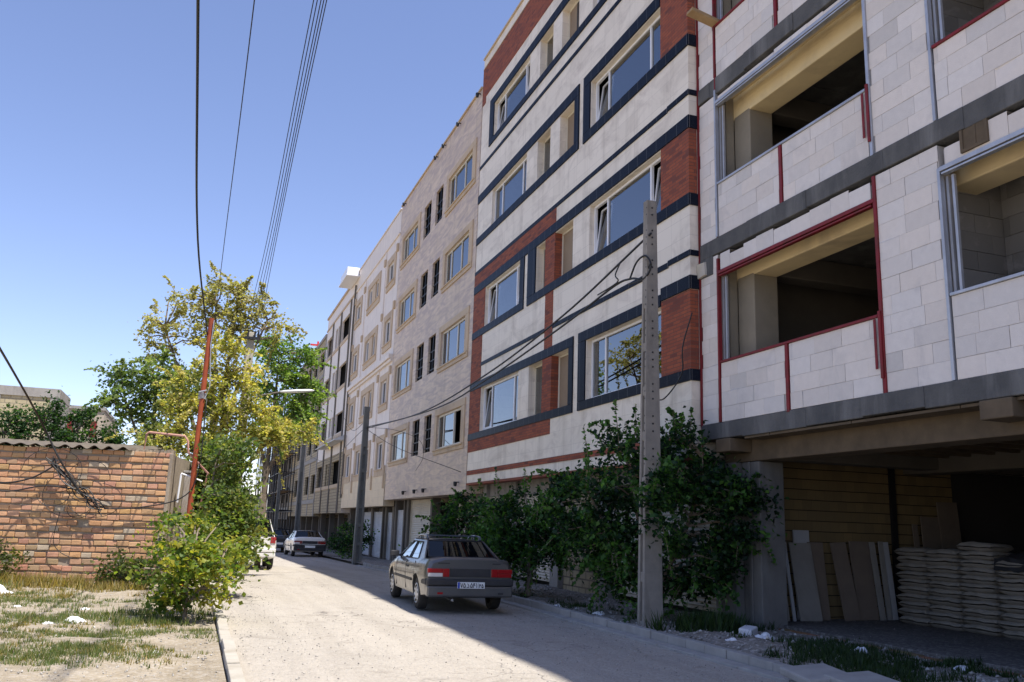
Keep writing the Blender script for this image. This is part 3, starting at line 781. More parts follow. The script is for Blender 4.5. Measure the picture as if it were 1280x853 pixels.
    for i, (s0, s1) in enumerate(sills):
        z0, z1 = slabs[i][1]+.004, slabs[i+1][0]-.02
        piers = [(13.27,13.84),(8.13,9.24),(2.75,3.85),(-2.85,-1.55),(-9,-7.05)]
        for y0, y1 in piers: blocks(a, XB, y0, y1, z0, z1-.01, rr=rr)
        for y0, y1 in bays:
            ym = y0+(y1-y0)*.52
            blocks(a, XB, y0+.03, ym-.05, z0, s0-.03, rr=rr); blocks(a, XB, ym+.05, y1-.02, z0, s0-.03, rr=rr)
            blocks(a, XB, y0+.05, y1-.05, s1+.1, z1, bh=.40, bl=.45, jag=.10, rr=rr)
    blocks(a, XB, YS, YE, 16.7, 18.99, rr=rr)
    a.box(XB-.06, XB+.12, 13.62, 13.88, 6.33, 6.60, (.55,.5,.4), .02)
    obj('block_facade', a, M['aac'], t)
    # steel sections round the openings
    for i, (s0, s1) in enumerate(sills):
        z0, z1 = slabs[i][1], slabs[i+1][0]
        for k, (y0, y1) in enumerate(bays):
            red = (i in (0, 2)) and k == 0 or (i == 1 and k == 1 and False)
            mm = M['primer'] if (k == 0 and i in (0, 2)) else M['galv']
            f = MB()
            f.box(XB-.03, XB+.09, y0-.02, y1+.0, s1+.035, s1+.095); f.box(XB-.03, XB+.05, y0+.03, y1-.03, s1-.015, s1+.012)
            f.box(XB-.025, XB+.05, y1-.0, y1+.045, z0+.003, s1+.09 if k else s1+.34)
            f.box(XB-.025, XB+.06, y0-.06, y0-.005, z0+.003-(.05 if k == 0 else 0), z1-.03)
            if k: f.box(XB+.01, XB+.06, y0-.12, y0-.075, z0+.003, z1-.03)
            obj('opening_frame', f, mm, t, bevel=.004)
            f = MB(); f.box(XB-.028, XB+.2, y0+.03, y1-.02, s0-.028, s0+.012)
            obj('sill_channel', f, M['primer'] if (i == 0 and k == 0) or (i in (1, 2) and k == 1) or (i == 2 and k == 0) else M['galv'], t, bevel=.004)
            f = MB(); ym = y0+(y1-y0)*.52
            f.box(XB-.022, XB+.04, ym-.035, ym+.035, z0-.03, s0-.03)
            if i < 2 and k == 0: f.box(XB-.05, XB-.028, y0-.045, y0+.0, z0+.2, s0+.05); f.box(XB-.04, XB-.027, y0+.055, y0+.10, s0-.75, s0-.05)
            obj('wall_post', f, M['primer'], t, bevel=.004)
            f = MB(); f.box(XB+.06, XB+.12, y1-.05, y1-.012, s0+.02, s1-.03); f.box(XB+.062, XB+.1, y1-.14, y1-.10, s0+.02, s1-.03); obj('jamb_stud', f, M['galv'], t)
    f = MB(); f.box(XB-.03, XB+.03, 13.845, 13.875, 3.5, 18.9); f.box(XB-.02, XB+.04, 13.242, 13.266, 6.97, 18); obj('edge_angle', f, M['primer'], t)
    # broken block with a timber box in it, right hand bay
    f = MB(); f.box(XB-.03, XB+.25, 7.34, 7.75, 6.36, 6.40); f.box(XB-.03, XB+.25, 7.34, 7.38, 6.40, 6.66); f.box(XB-.03, XB+.25, 7.71, 7.75, 6.40, 6.66); f.box(XB-.02, XB+.25, 7.52, 7.55, 6.40, 6.66); f.box(XB-.012, XB+.26, 7.38, 7.71, 6.40, 6.66)
    obj('timber_box', f, M['woodsoffit'], t)
raw_building()
m = MB(); m.obox(Matrix.Translation((8.62, 13.2, 11.33)) @ Matrix.Rotation(R(90), 4, 'Z') @ Matrix.Rotation(R(12), 4, 'X'), .22, 1.2, .07)
tag(obj('plank', m, M['wood'], bevel=.005, loc=(8.6, 13.2, 11.3)), 'short timber plank lying across the corner window sill of the block shell', 'plank')

# cement bags: four stacks in the open ground floor
def bag_mesh(rr):
    m = MB(); L, W, H = .70, .50, .150
    nu, nv = 11, 7
    ph = [rr.uniform(0, 6.28) for _ in range(6)]
    def prof(u, v, top):
        x, y = (v-.5)*W, (u-.5)*L
        fu, fv = 1-abs(2*u-1)**4, 1-abs(2*v-1)**4
        h = H/2*(max(1-abs(2*u-1)**6, 0)**.38)*(max(1-abs(2*v-1)**6, 0)**.38)
        h = max(h, .01)
        wob = .007*math.sin(u*9+ph[0])+.006*math.sin(v*8+ph[1])+.004*math.sin((u+v)*17+ph[2])
        return (x*(1+.03*math.sin(u*6+ph[3])), y*(1+.02*math.sin(v*6+ph[4])), (h if top else -h)+wob*(1 if top else .6))
    us = [i/(nu-1) for i in range(nu)]; vs = [i/(nv-1) for i in range(nv)]
    us = [.5-.5*math.cos(math.pi*u) for u in us]; vs = [.5-.5*math.cos(math.pi*v) for v in vs]
    m.grid(lambda u, v: prof(u, v, True), us, vs); m.grid(lambda u, v: prof(u, v, False), us, list(reversed(vs)))
    def seam(y, s):
        for i in range(6):
            a, b = -W*.46+W*.92*i/6, -W*.46+W*.92*(i+1)/6
            m.quad((a, y, -.01), (b, y, -.01), (b, y+s*.03, .012), (a, y+s*.03, .012))
    seam(L*.49, 1); seam(-L*.49, -1)
    return m
ORD = ['first','second','third','fourth','fifth','sixth','seventh','eighth','ninth','tenth','eleventh','twelfth']
rr = random.Random(5)
bagm = []
for k in range(4):
    o = obj('cement_bag', bag_mesh(rr), M['sackpaper'], None, True, angle=180, loc=(0,0,0)); bagm.append(o.data); bpy.data.objects.remove(o)
STK = ['stack nearest the leaning boards', 'stack second from the leaning boards', 'tallest stack, third from the boards', 'stack under the black sheet']
for s, (yc, n) in enumerate(((12.72,10),(12.02,10),(11.30,11),(10.57,9))):
    for k in range(n):
        o = bpy.data.objects.new('cement_bag', bagm[rr.randrange(4)]); COL.objects.link(o)
        o.location = (12.38+rr.uniform(-.025,.025), yc+rr.uniform(-.02,.02), .15+.066+k*.131)
        o.rotation_euler = (rr.uniform(-.02,.02), rr.uniform(-.03,.03), rr.uniform(-.04,.04)+(math.pi if rr.random()<.5 else 0))
        where = 'at the bottom' if k == 0 else ('on top' if k == n-1 else ORD[k]+' from the bottom')
        tag(o, 'grey paper cement bag %s of the %s' % (where, STK[s]), 'cement bag', 'cement bags stacked in the open ground floor')
m = MB()
from mathutils import noise as mnoise
m.grid(lambda u, v: (12.1+u*.6, 9.9+v*1.02, 1.36+.16*math.sin(u*3.1)*math.sin(v*3.1)+.05*mnoise.noise(Vector((u*5, v*6, 3)))-(.18 if u < .05 else 0)), fr(0,1,.06), fr(0,1,.06))
tag(obj('plastic_sheet', m, plain('black_sheet', (.02,.02,.022), .35), smooth=True, loc=(12.4,10.4,1.4)), 'crumpled black plastic sheet thrown over the end stack of cement bags', 'plastic sheet')

# boards leaning on the rear wall
bd = [noisy('board_grey', (.31,.29,.26), (.25,.23,.205), 2, .8, .1, stain=(.14,.125,.11)), noisy('board_brown', (.21,.165,.125), (.16,.125,.10), 2, .8, .1, stain=(.11,.09,.07)), noisy('board_white', (.45,.45,.46), (.38,.38,.385), 3, .7, .1)]
BO = [(9.62,.04,1.62,2,.10,'thin white board upright at the pillar end of the boards'),(9.78,.10,1.42,0,.16,'narrow grey board second from the pillar'),(9.92,.09,1.40,0,.20,'narrow grey board between the white-edged boards'),(10.05,.06,1.36,2,.22,'white edged thin board beside the broad grey board'),
      (10.36,.46,1.36,0,.26,'broad grey board leaning in front of the yellow blocks'),(10.72,.34,1.36,1,.14,'brown board half behind the broad grey board'),(10.45,.34,1.56,2,.05,'pale board sticking up behind the broad grey board'),
      (11.32,.34,1.38,1,.20,'brown board leaning to the left in the second group'),(11.72,.44,1.40,1,.16,'broad brown board standing in the second group'),(12.02,.12,1.40,0,.18,'narrow grey board right of the broad brown board'),(12.2,.10,1.41,0,.15,'grey board edge in the middle of the second group'),(12.36,.12,1.40,2,.13,'pale board edge next to the cement bags'),
      (13.1,.12,1.75,1,.1,'shorter narrow brown board showing above the cement bags'),(13.45,.5,1.9,1,.12,'broad brown board showing above the cement bags'),(13.95,.5,2.2,1,.12,'tallest brown board showing above the cement bags')]
for x, w, h_, k, ln, lab in BO:
    m = MB(); m.obox(Matrix.Translation((x, 13.55-ln*1.3, .155)) @ Matrix.Rotation(R(rr.uniform(-1.5,1.5) + (-5 if 'left' in lab else 0)), 4, 'Y') @ Matrix.Rotation(-math.atan(ln*1.1/h_), 4, 'X'), w, .025, h_, z0=0)
    tag(obj('board', m, bd[k], loc=(x, 13.4, .15)), lab, 'board', 'boards leaning in the open ground floor')
# ------------------------------------------------------------------ brick shed wall on the left
def brick_shed():
    rr = random.Random(21)
    t = thing('brick_shed', 'old rough brick shed wall with wavy roof sheet edge, on the sunlit verge', 'shed', (-3, 22, 0))
    A = Vector((-6.6, 22.75, 0)); Bv = Vector((-.62, 21.75, 0)); d = (Bv-A); L = d.length; d.normalize(); nrm = Vector((d.y, -d.x, 0))
    def P(s, o, z): q = A + d*s + nrm*o; return (q.x, q.y, z)
    m = MB()
    def bx(s0, s1, o0, o1, z0, z1, col, j=.0):
        p = [P(s0,o1,z0),P(s1,o1,z0),P(s1,o0,z0),P(s0,o0,z0),P(s0,o1,z1),P(s1,o1,z1),P(s1,o0,z1),P(s0,o0,z1)]
        p = [tuple(c+rr.uniform(-j,j) for c in q) for q in p]; m.hexa(p, col)
    z = -.1; row = 0
    while z < 3.02:
        ph = .142*rr.uniform(.94, 1.06); bh = ph*rr.uniform(.68, .76); s = -rr.uniform(0, .2)
        while s < L-.05:
            bl = rr.uniform(.20, .26)
            if rr.random() > .03 or z < .4:
                out = rr.uniform(.03, .055); c = rr.random()
                if z < .5 or rr.random() < .2: col = (.50*rr.uniform(.85,1.1), .285*rr.uniform(.9,1.1), .175)
                else: k_ = rr.uniform(.82,1.12); col = (.58*k_, .335*k_*rr.uniform(.92,1.08), .18*k_*rr.uniform(.85,1.15))
                if c < .07: col = (.52, .42, .30)
                dz = rr.uniform(-.007, .007)
                bx(max(s,0)+.003, min(s+bl, L)-.003, -.1, out, z+dz, z+bh+dz+rr.uniform(-.006,.006), col, .006)
            s += bl+rr.uniform(.0, .006)
        z += ph; row += 1
    obj('brick_face', m, M['brickbits'], t, bevel=.012)
    m = MB()
    us = fr(0, L, .12); zs = fr(-.2, 3.0, .1)
    m.grid(lambda u, z: P(u, .005+.014*mnoise.noise(Vector((u*4, z*5, 1)))+.01*mnoise.noise(Vector((u*13, z*13, 2))), z), us, zs)
    obj('mortar', m, noisy('mud_mortar', (.34,.28,.21), (.27,.225,.17), 4, .95, .5, 30), t, True)
    m = MB(); m.hexa([P(0,0,-.2),P(L,0,-.2),P(L,-3.6,-.2),P(0,-3.6,-.2),P(0,0,2.98),P(L,0,2.98),P(L,-3.6,2.98),P(0,-3.6,2.98)]); obj('shed_body', m, M['mud'], t)
    m = MB(); m.hexa([P(L-.03,.055,-.2),P(L+.05,.055,-.2),P(L+.05,-.25,-.2),P(L-.03,-.25,-.2),P(L-.03,.05,3.0),P(L+.05,.05,3.0),P(L+.05,-.25,3.0),P(L-.03,-.25,3.0)]); obj('corner_pier', m, M['mud'], t, bevel=.015)
    m = MB()
    for k in range(14): s = L-1.0+k*.075; bx(s, s+.07, -.2, .03, 2.99, 3.07+rr.uniform(-.02,.02), (.33,.27,.2), .01)
    obj('wall_cap', m, M['brickbits'], t)
    m = MB(); us = fr(-.3, L-.85, .035)
    for o0, zz in ((0, 0), (1, .012)):
        m.grid(lambda u, o: P(u, .16-o*3.9, 3.06+zz+.032*math.sin(u*2*math.pi/.31)*(1+.3*math.sin(u*1.7))+o*.35-.02*u/L), us, [0, .5, 1])
    obj('corrugated_roof', m, noisy('old_sheet', (.16,.135,.105), (.10,.085,.07), 3, .8, .2), t, True, angle=180)
    return P, L
PW, LW = brick_shed()
# pipe frame on the wall end and the metal gate brackets beside it
m = MB(); m.tube([PW(LW-.62,-.02,2.9), PW(LW-.6,-.02,3.42), PW(LW-.55,-.02,3.47), PW(LW+.25,-.02,3.42), PW(LW+.33,-.02,3.3), PW(LW+.36,-.02,3.05), PW(LW+.8,-.3,2.6), PW(LW+.7,-.3,1.8)], .028, 8)
tag(obj('gas_pipe', m, noisy('pink_pipe', (.50,.29,.23), (.42,.2,.15), 4, .5, .05), smooth=True, loc=(-.9,21.7,3)), 'thin pinkish bent gas pipe rising over the end of the brick shed wall', 'pipe')
t = thing('pipe_bracket', 'white metal angle bracket sticking out beside the end of the shed wall', 'bracket', (-.35, 21.7, 1.6))
m = MB(); m.tube([(-.38,21.75,1.9),(-.36,21.75,2.55)], .022, 6); obj('upright', m, M['upvc'], t); m = MB(); m.tube([(-.36,21.745,2.56),(.12,21.7,2.40)], .02, 6); obj('arm', m, M['upvc'], t)
t = thing('gate_post', 'peeling whitewashed gate post beside the brick shed under the trees', 'post', (-.15, 22.6, 0))
m = MB(); m.box(-.30,-.14,22.4,22.56,-.1,2.6); obj('shaft', m, noisy('whitewash', (.42,.38,.33), (.34,.29,.24), 4, .9, .3, stain=(.3,.24,.19), stain_scale=3), t, bevel=.02)
m = MB(); m.box(-.33,-.11,22.37,22.59,2.605,2.66); obj('cap', m, M['concrete_lt'], t, bevel=.01)

# ------------------------------------------------------------------ poles and wires
def ladder_pole(name, label, x, y, h, w0, w1, d0, d1, rot=False, m_='pole_conc'):
    t = thing(name, label, 'utility pole', (x, y, gz(y)))
    m = MB(); g = gz(y)-.3; n = int(h/.62)
    lv = lambda z, a, b: a+(b-a)*max(0, (z-g))/h
    def sec(x0, x1, y0, y1, za, zb):
        def c(z): 
            W, D = lv(z, w0, w1), lv(z, d0, d1)
            if rot: return [(x-y0*D, y+x0*W, z), (x-y0*D, y+x1*W, z), (x-y1*D, y+x1*W, z), (x-y1*D, y+x0*W, z)]
            return [(x+x0*W, y+y0*D, z), (x+x1*W, y+y0*D, z), (x+x1*W, y+y1*D, z), (x+x0*W, y+y1*D, z)]
        m.hexa(c(za)+c(zb))
    sec(-.5,.5,-.5,-.20,g,g+h); sec(-.5,.5,.20,.5,g,g+h)      # two flanges
    sec(-.20,.20,-.199,.199,g,g+h-.02)                        # thin web set back
    z = g+.3
    while z < g+h-.2:
        sec(-.46,.46,-.198,.198,z,z+.16); z += .78
    sec(-.5,.5,-.198,.198,g+h*.75,g+h)
    o = obj('shaft', m, M[m_], t, bevel=.008)
    if rot: return t
    k = MB(); z = g+h*.35; i = 0
    while z < g+h-.1:
        W, D = lv(z, w0, w1), lv(z, d0, d1)
        for e in (-.0,):
            k.lathe([(.018,0),(.018,.004)], Matrix.Translation((x+W*.1*(1 if i%2 else -1)*0, y-D*.5-.003, z)) @ Matrix.Rotation(R(90),4,'X'), 8)
            k.poly([(x+.016*math.cos(q*.785), y-D*.5-.004, z+.016*math.sin(q*.785)) for q in range(8)])
            k.poly([(x-W*.5-.004, y-D*.35+.014*math.cos(-q*.785), z+.016*math.sin(-q*.785)) for q in range(8)])
        z += .13 if i % 3 else .30; i += 1
    obj('bolt_hole', k, M['bitumen'], t)
    return t
ladder_pole('utility_pole', 'tall grey concrete pole with bolt holes between the leafy street trees', 7.26, 13.35, 7.78, .37, .19, .24, .15)
ladder_pole('utility_pole', 'grey ladder-sided concrete pole in front of the whitish building', 6.80, 38.6, 7.1, .30, .18, .38, .22, True, 'pole_dark')
ladder_pole('utility_pole', 'distant grey concrete pole in front of the unfinished buff building', 6.70, 62.0, 7.4, .28, .18, .36, .22, True, 'pole_dark')
ladder_pole('utility_pole', 'farthest dark pole standing before the scaffolding at the street end', 6.75, 79.0, 6.4, .28, .18, .36, .22, True, 'pole_dark')
t = thing('utility_pole', 'pale concrete pole rising out of the yellow-green tree on the sunlit side', 'utility pole', (1.1, 27, 0))
m = MB(); m.hexa([(.92,26.85,-.2),(1.26,26.85,-.2),(1.26,27.13,-.2),(.92,27.13,-.2),(1.0,26.9,7.1),(1.2,26.9,7.1),(1.2,27.08,7.1),(1.0,27.08,7.1)]); obj('shaft', m, noisy('pale_pole', (.52,.48,.40), (.42,.38,.32), 4, .9, .3, stain=(.3,.27,.22), stain_scale=2), t, bevel=.01)
m = MB(); m.box(.86,1.34,26.8,26.88,6.86,6.94)
for x in (.9,1.0,1.2,1.3): m.tube([(x,26.84,6.95),(x,26.84,7.12)], .03, 6)
obj('crossarm', m, M['bitumen'], t)
t = thing('street_lamp', 'white street lamp head on a thin arm reaching out of the trees over the street', 'street lamp', (1.2, 27, 5.1))
m = MB(); m.tube([(1.2,27,5.08),(1.6,26.98,5.22),(2.12,26.95,5.36)], .03, 8); obj('arm', m, M['plaster_dk'], t, True)
m = MB(); m.lathe([(0,0),(.05,0),(.085,.15),(.10,.55),(.085,.9),(.03,1.02),(0,1.03)], Matrix.Translation((2.08,26.95,5.36)) @ Matrix.Rotation(R(83),4,'Y') @ Matrix.Diagonal((.55,1.0,1,1)), 14); obj('lamp_head', m, M['upvc'], t, True, angle=180)
t = thing('steel_post', 'rusty orange steel pole standing at the corner of the brick shed', 'pole', (-.08, 21.6, 0))
m = MB(); m.tube([(-.10,21.6,-.2),(-.09,21.6,3.4),(-.06,21.6,6.25)], .062, 10); obj('shaft', m, M['rust'], t, True)
m = MB(); m.tube([(-.0,21.52,6.2),(-.02,21.52,5.6),(.06,21.52,4.6),(-.03,21.52,4.3)], .012, 5); m.tube([(-.17,21.56,4.45),(.0,21.52,4.5)], .02, 5)
for k in range(5): m.tube([(-.17,21.6,4.3+k*.03),(-.08,21.52,4.32+k*.03),(.0,21.6,4.3+k*.03)], .012, 5)
obj('tied_wire', m, M['galv'], t)

def cable(label, pts, r=.012, name='overhead_cable', mat_=None, cat='cable', n=8, group=None):
    m = MB(); P = catmull(pts, n); m.tube(P, r, 5)
    return tag(obj(name, m, mat_ or M['cable'], smooth=True, loc=tuple(P[len(P)//2]), angle=180), label, cat, group)
for k, dx in enumerate((-.13, -.065, .0, .05, .10)):
    x0 = .79+dx*.62
    cable('thin overhead wire, %s of the bundle over the street' % ['leftmost','second from the left','middle one','fourth from the left','rightmost'][k],
        [(.60+dx*.6, -6, 8.3), (x0, 9.3, 7.5), (.96+dx*.8, 18, 7.2), (1.1+[-.2,-.1,.0,.1,.2][k], 26.84, 7.12)], .0065, group='overhead wires over the street')
cable('single thin overhead wire left of the wire bundle above the tall tree', [(.05,-6,8.0),(.064,9.64,7.5),(.03,20.8,7.45),(.0,40,7.4),(.0,80,6.6),(.0,151,4.6)], .008)
cable('thick black overhead cable coming down to the rusty orange pole', [(-.62,-6,8.2),(-.50,8.7,6.9),(-.42,15.8,6.4),(-.13,21.58,5.85),(-.12,21.56,5.2)], .018)
# service cables between the two concrete poles on the right
cable('upper black cable slung between the two concrete poles', [(7.2,13.2,6.82),(7.08,16.9,6.1),(6.98,22,5.55),(6.92,29,5.30),(6.85,38.5,5.72)], .022)
cable('lower black cable with a loop slung between the two concrete poles', [(7.2,13.2,6.25),(7.17,13.5,6.06),(7.15,13.9,6.15),(7.13,14.6,6.16),(7.10,17,5.88),(7.0,22,5.42),(6.93,27,5.22),(6.85,38.5,5.66)], .022)
cable('short looped cable end hanging beside the pole with bolt holes', [(7.14,13.9,6.15),(7.12,13.6,6.38),(7.14,13.3,6.42),(7.17,13.15,6.2),(7.15,13.35,6.02),(7.12,13.9,6.04)], .018)
cable('loose cable twig tying the two black cables together near the pole', [(7.10,14.2,6.55),(7.09,14.4,6.35),(7.1,14.3,6.22),(7.11,14.5,6.18),(7.1,15.2,6.15)], .014)
cable('black cable drooping from the bolt-holed pole to the block shell', [(8.33,13.7,5.6),(8.3,14.0,5.0),(8.33,14.1,4.5),(8.25,14.6,4.1),(7.4,13.5,3.9)], .014)
cable('thin cable sagging from the ladder-sided pole to the beige building', [(6.85,38.5,5.6),(7.3,34,4.5),(8.3,28.4,3.35)], .012)
cable('cable hanging slack across the beige front below its narrow windows', [(6.9,38.4,5.7),(7.6,36,5.4),(8.25,34.4,4.9),(8.3,33.8,4.2),(8.32,35,3.7)], .009)
cable('low cable running from the ladder-sided pole to the far pole', [(6.8,38.7,5.7),(6.75,50,4.9),(6.7,62,6.2)], .012)
cable('upper cable from the ladder-sided pole to the far building fronts', [(6.8,38.7,6.0),(7.4,46,6.3),(8.3,56,8.3)], .012)
# cables on the brick shed
cable('black cable rising from the brick wall coil towards the upper left', [(-2.3,9.5,3.6),(-3.3,16,4.25),(-3.35,21.0,3.6),(-2.85,21.6,2.65),(-2.35,21.75,1.95)], .022)
t = thing('cable_coil', 'tangled coil of black cables hanging on the brick shed wall', 'cable coil', (-2.6, 22, 2))
rr = random.Random(9)
m = MB()
for k in range(9):
    a = Vector((-3.15, 21.98, 2.75)).lerp(Vector((-1.85, 21.78, 1.65)), 0); b = Vector((-1.95, 21.78, 1.65))
    pts = [a + (b-a)*(i/6) + Vector((rr.uniform(-.13,.13), rr.uniform(-.07,.02), rr.uniform(-.12,.12))) for i in range(7)]
    m.tube(catmull(pts, 6), .012, 5)
obj('cable_bundle', m, M['cable'], t, True)
m = MB()
for k in range(6):
    c = Vector((rr.uniform(-3.2,-2.1), 21.80, rr.uniform(1.6,2.55))); ra = rr.uniform(.2,.6); rb = ra*rr.uniform(.7,1.1); q0 = rr.uniform(0,6)
    pts = [c + Vector((ra*math.cos(q0+q*.5)*(1+.05*q/6), .02*math.sin(q)-.0-c.x*0, rb*math.sin(q0+q*.5))) for q in range(rr.randint(8,13))]
    m.tube(catmull([Vector((p.x, 21.63-.165*(p.x+.62)-.03+rr.uniform(-.02,.02)*0, p.z)) for p in pts], 4), .007, 5)
obj('loop', m, M['cable'], t, True)
cable('long black cable swagging across the upper left of the brick wall', [(-6.6,22.6,3.0),(-5.0,22.25,2.5),(-4.2,22.15,2.2),(-3.5,22.02,2.3),(-2.9,21.9,2.7)], .018)
cable('second black cable drooping along the brick wall into the coil', [(-6.6,22.6,2.7),(-4.9,22.25,2.2),(-4.0,22.1,2.0),(-3.2,21.96,2.15),(-2.5,21.8,2.1)], .016)
cable('loose cable hanging down the brick wall beside the corner', [(-1.9,21.78,1.7),(-1.2,21.68,1.75),(-.3,21.5,2.0),(.0,21.45,2.6),(.02,21.5,4.3)], .014)
cable('loose cable hanging down the lower brick wall from the coil', [(-2.8,21.95,1.6),(-2.85,21.95,1.0),(-2.7,21.93,.75),(-2.4,21.9,.6)], .009)

# ------------------------------------------------------------------ trees
def leafmesh(name, C, size, cols, parent=None, loc=None, droop=.3, seed=1, flat=.5):
    """leaves as two folded triangles each; C (n,3) centres"""
    g = np.random.default_rng(seed); n = len(C)
    d = g.normal(size=(n,3)); d[:,2] = d[:,2]*.6 - droop; d /= np.linalg.norm(d, axis=1)[:,None]
    w = g.normal(size=(n,3)); w[:,2] *= flat; w -= d*(w*d).sum(1)[:,None]; w /= np.linalg.norm(w, axis=1)[:,None]+1e-9
    nn = np.cross(d, w)
    s = size*g.uniform(.6, 1.3, (n,1))
    base, tip = C - d*s*.5, C + d*s*.5
    k = C + d*s*-.08
    L = k + w*s*.36 + nn*s*.12; Rr = k - w*s*.36 + nn*s*.12
    V = np.stack([base, Rr, tip, L], 1).reshape(-1, 3)
    i = np.arange(n)*4
    F = np.stack([np.stack([i, i+1, i+2], 1), np.stack([i, i+2, i+3], 1)], 1).reshape(-1, 3)
    cc = np.repeat(cols, 2, axis=0)
    return nmesh(name, V, F, cc, M['leaf'], parent, loc)
def cloud(ells, seed, sub=22, per=45, sig=.16, bias=.55):
    """leaf centres in sub-clusters spread through ellipsoids; also returns the sub-cluster centres"""
    g = np.random.default_rng(seed); P = []; S = []; T = []
    for (c, r, f) in ells:
        k = max(3, int(sub*f)); r = np.array(r, float); c = np.array(c, float)
        u = g.normal(size=(k,3)); u /= np.linalg.norm(u, axis=1)[:,None]
        rad = bias+(1.02-bias)*g.random((k,1))**.7
        sc = c + u*r*rad
        for q in sc:
            n = int(per*g.uniform(.45, 1.5)); sg = sig*g.uniform(.6, 1.35)
            pts = q + g.normal(size=(n,3))*np.array([sg, sg, sg*.75])
            P.append(pts); T.append(np.full(n, g.random()))
        S.append((c, sc))
    return np.concatenate(P), np.concatenate(T), S
def palette(T, seed, cols, jit=.3):
    g = np.random.default_rng(seed); cols = np.array(cols); n = len(T)
    x = np.clip(T + g.normal(size=n)*.22, 0, .999)*(len(cols)-1); i = x.astype(int); f = (x-i)[:,None]
    c = cols[i]*(1-f) + cols[np.minimum(i+1, len(cols)-1)]*f
    return np.clip(c*g.uniform(1-jit, 1+jit, (n,1)), 0, 1)
def tree(name, label, cat, base, forks, ells, cols, size, seed, trunk_r=.09, sub=22, per=45, sig=.16, droop=.3, shoots=(), twig=.012, group=None, crown='crown', bias=.55, limbs=None, sprays=0, spray_len=.55):
    t = thing(name, label, cat, base, group)
    P, T, S = cloud(ells, seed, sub, per, sig, bias)
    ex = []; sp = []
    g = np.random.default_rng(seed+99)
    for _ in range(sprays):
        c, sc = S[g.choice(len(S), p=np.array([len(s[1]) for s in S])/sum(len(s[1]) for s in S))]
        q = sc[g.integers(len(sc))]; o = q-c; o = o/(np.linalg.norm(o)+1e-6) + g.normal(size=3)*.35; o[2] += .25
        Ls = spray_len*g.uniform(.5, 1.25); dr = g.uniform(.25, .9); n = int(12+26*Ls/.6)
        tt = np.linspace(.05, 1, n)[:,None]; path = lambda t_: q + o*Ls*t_ - np.array([0, 0, 1])*dr*Ls*t_**2
        pts = path(tt) + g.normal(size=(n,3))*.04*(1.3-tt)
        ex.append(pts); sp.append([tuple(path(k_)) for k_ in (0, .5, 1)])
    nsp = sum(map(len, ex))
    for a, b in shoots:
        a, b = np.array(a), np.array(b); n = 34
        q = np.linspace(0, 1, n)[:,None]; g = np.random.default_rng(seed+len(ex))
        ex.append(a+(b-a)*q + g.normal(size=(n,3))*.055*(1.25-q))
    if ex: P = np.concatenate([P]+ex); T = np.concatenate([T, np.full(sum(map(len, ex)), .82)])
    leafmesh(crown, P, size, palette(T, seed, cols), t, seed=seed, droop=droop)
    rr = random.Random(seed); b = Vector(base)
    m = MB(); hubs = []
    for f in forks:      # limbs from the base through given points
        pts = [b] + [Vector(q) for q in f]; c = catmull(pts, 6); L = len(c)
        m.tube(c, [trunk_r*(1-.75*i/(L-1)) for i in range(L)], 8); hubs += c[2:]
    obj('trunk', m, M['bark'], t, True, angle=180)
    m = MB()
    for c, sc in S:
        for q in sc[::2]:
            q = Vector(q); h = min(hubs, key=lambda p: (p-q).length + max(0, p.z-q.z)*1.5)
            mid = h.lerp(q, .55) + Vector((rr.uniform(-.08,.08), rr.uniform(-.08,.08), (q-h).length*.10))
            m.tube([h, mid, q], [twig*1.8, twig*1.2, twig*.5], 4, cap=False)
    for a, c in shoots: m.tube([a, c], [twig, twig*.4], 4, cap=False)
    for p3 in sp: m.tube(p3, [twig*.7, twig*.5, twig*.3], 3, cap=False)
    obj('branches', m, M['twig'], t)
    return t
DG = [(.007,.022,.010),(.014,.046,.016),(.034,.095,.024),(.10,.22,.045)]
# the two street trees in the shade on the right
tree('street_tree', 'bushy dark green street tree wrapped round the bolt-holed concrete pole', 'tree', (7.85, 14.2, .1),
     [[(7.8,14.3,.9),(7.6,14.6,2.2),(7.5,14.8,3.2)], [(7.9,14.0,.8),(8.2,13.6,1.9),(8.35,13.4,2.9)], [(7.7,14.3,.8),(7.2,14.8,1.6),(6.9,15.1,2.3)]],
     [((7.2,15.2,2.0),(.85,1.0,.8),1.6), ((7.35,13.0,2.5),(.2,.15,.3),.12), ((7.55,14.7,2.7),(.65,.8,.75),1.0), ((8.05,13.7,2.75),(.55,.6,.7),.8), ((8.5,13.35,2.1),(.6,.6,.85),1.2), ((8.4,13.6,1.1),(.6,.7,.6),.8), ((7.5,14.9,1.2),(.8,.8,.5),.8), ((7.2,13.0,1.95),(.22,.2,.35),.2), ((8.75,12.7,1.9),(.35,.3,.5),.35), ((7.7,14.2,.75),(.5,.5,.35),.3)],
     DG, .10, 31, .07, 30, 74, .17, .55, [((7.3,14.6,3.1),(7.15,14.5,3.95)), ((7.5,14.3,3.2),(7.42,14.2,3.85)), ((6.9,15.0,2.6),(6.75,15.0,3.5)), ((8.15,13.5,3.1),(8.1,13.4,3.75)), ((8.0,13.7,3.2),(7.85,13.6,3.7)), ((7.6,14.9,2.9),(7.55,14.8,3.6)), ((6.75,15.5,2.2),(6.6,15.4,2.75))], sprays=150, spray_len=.6)
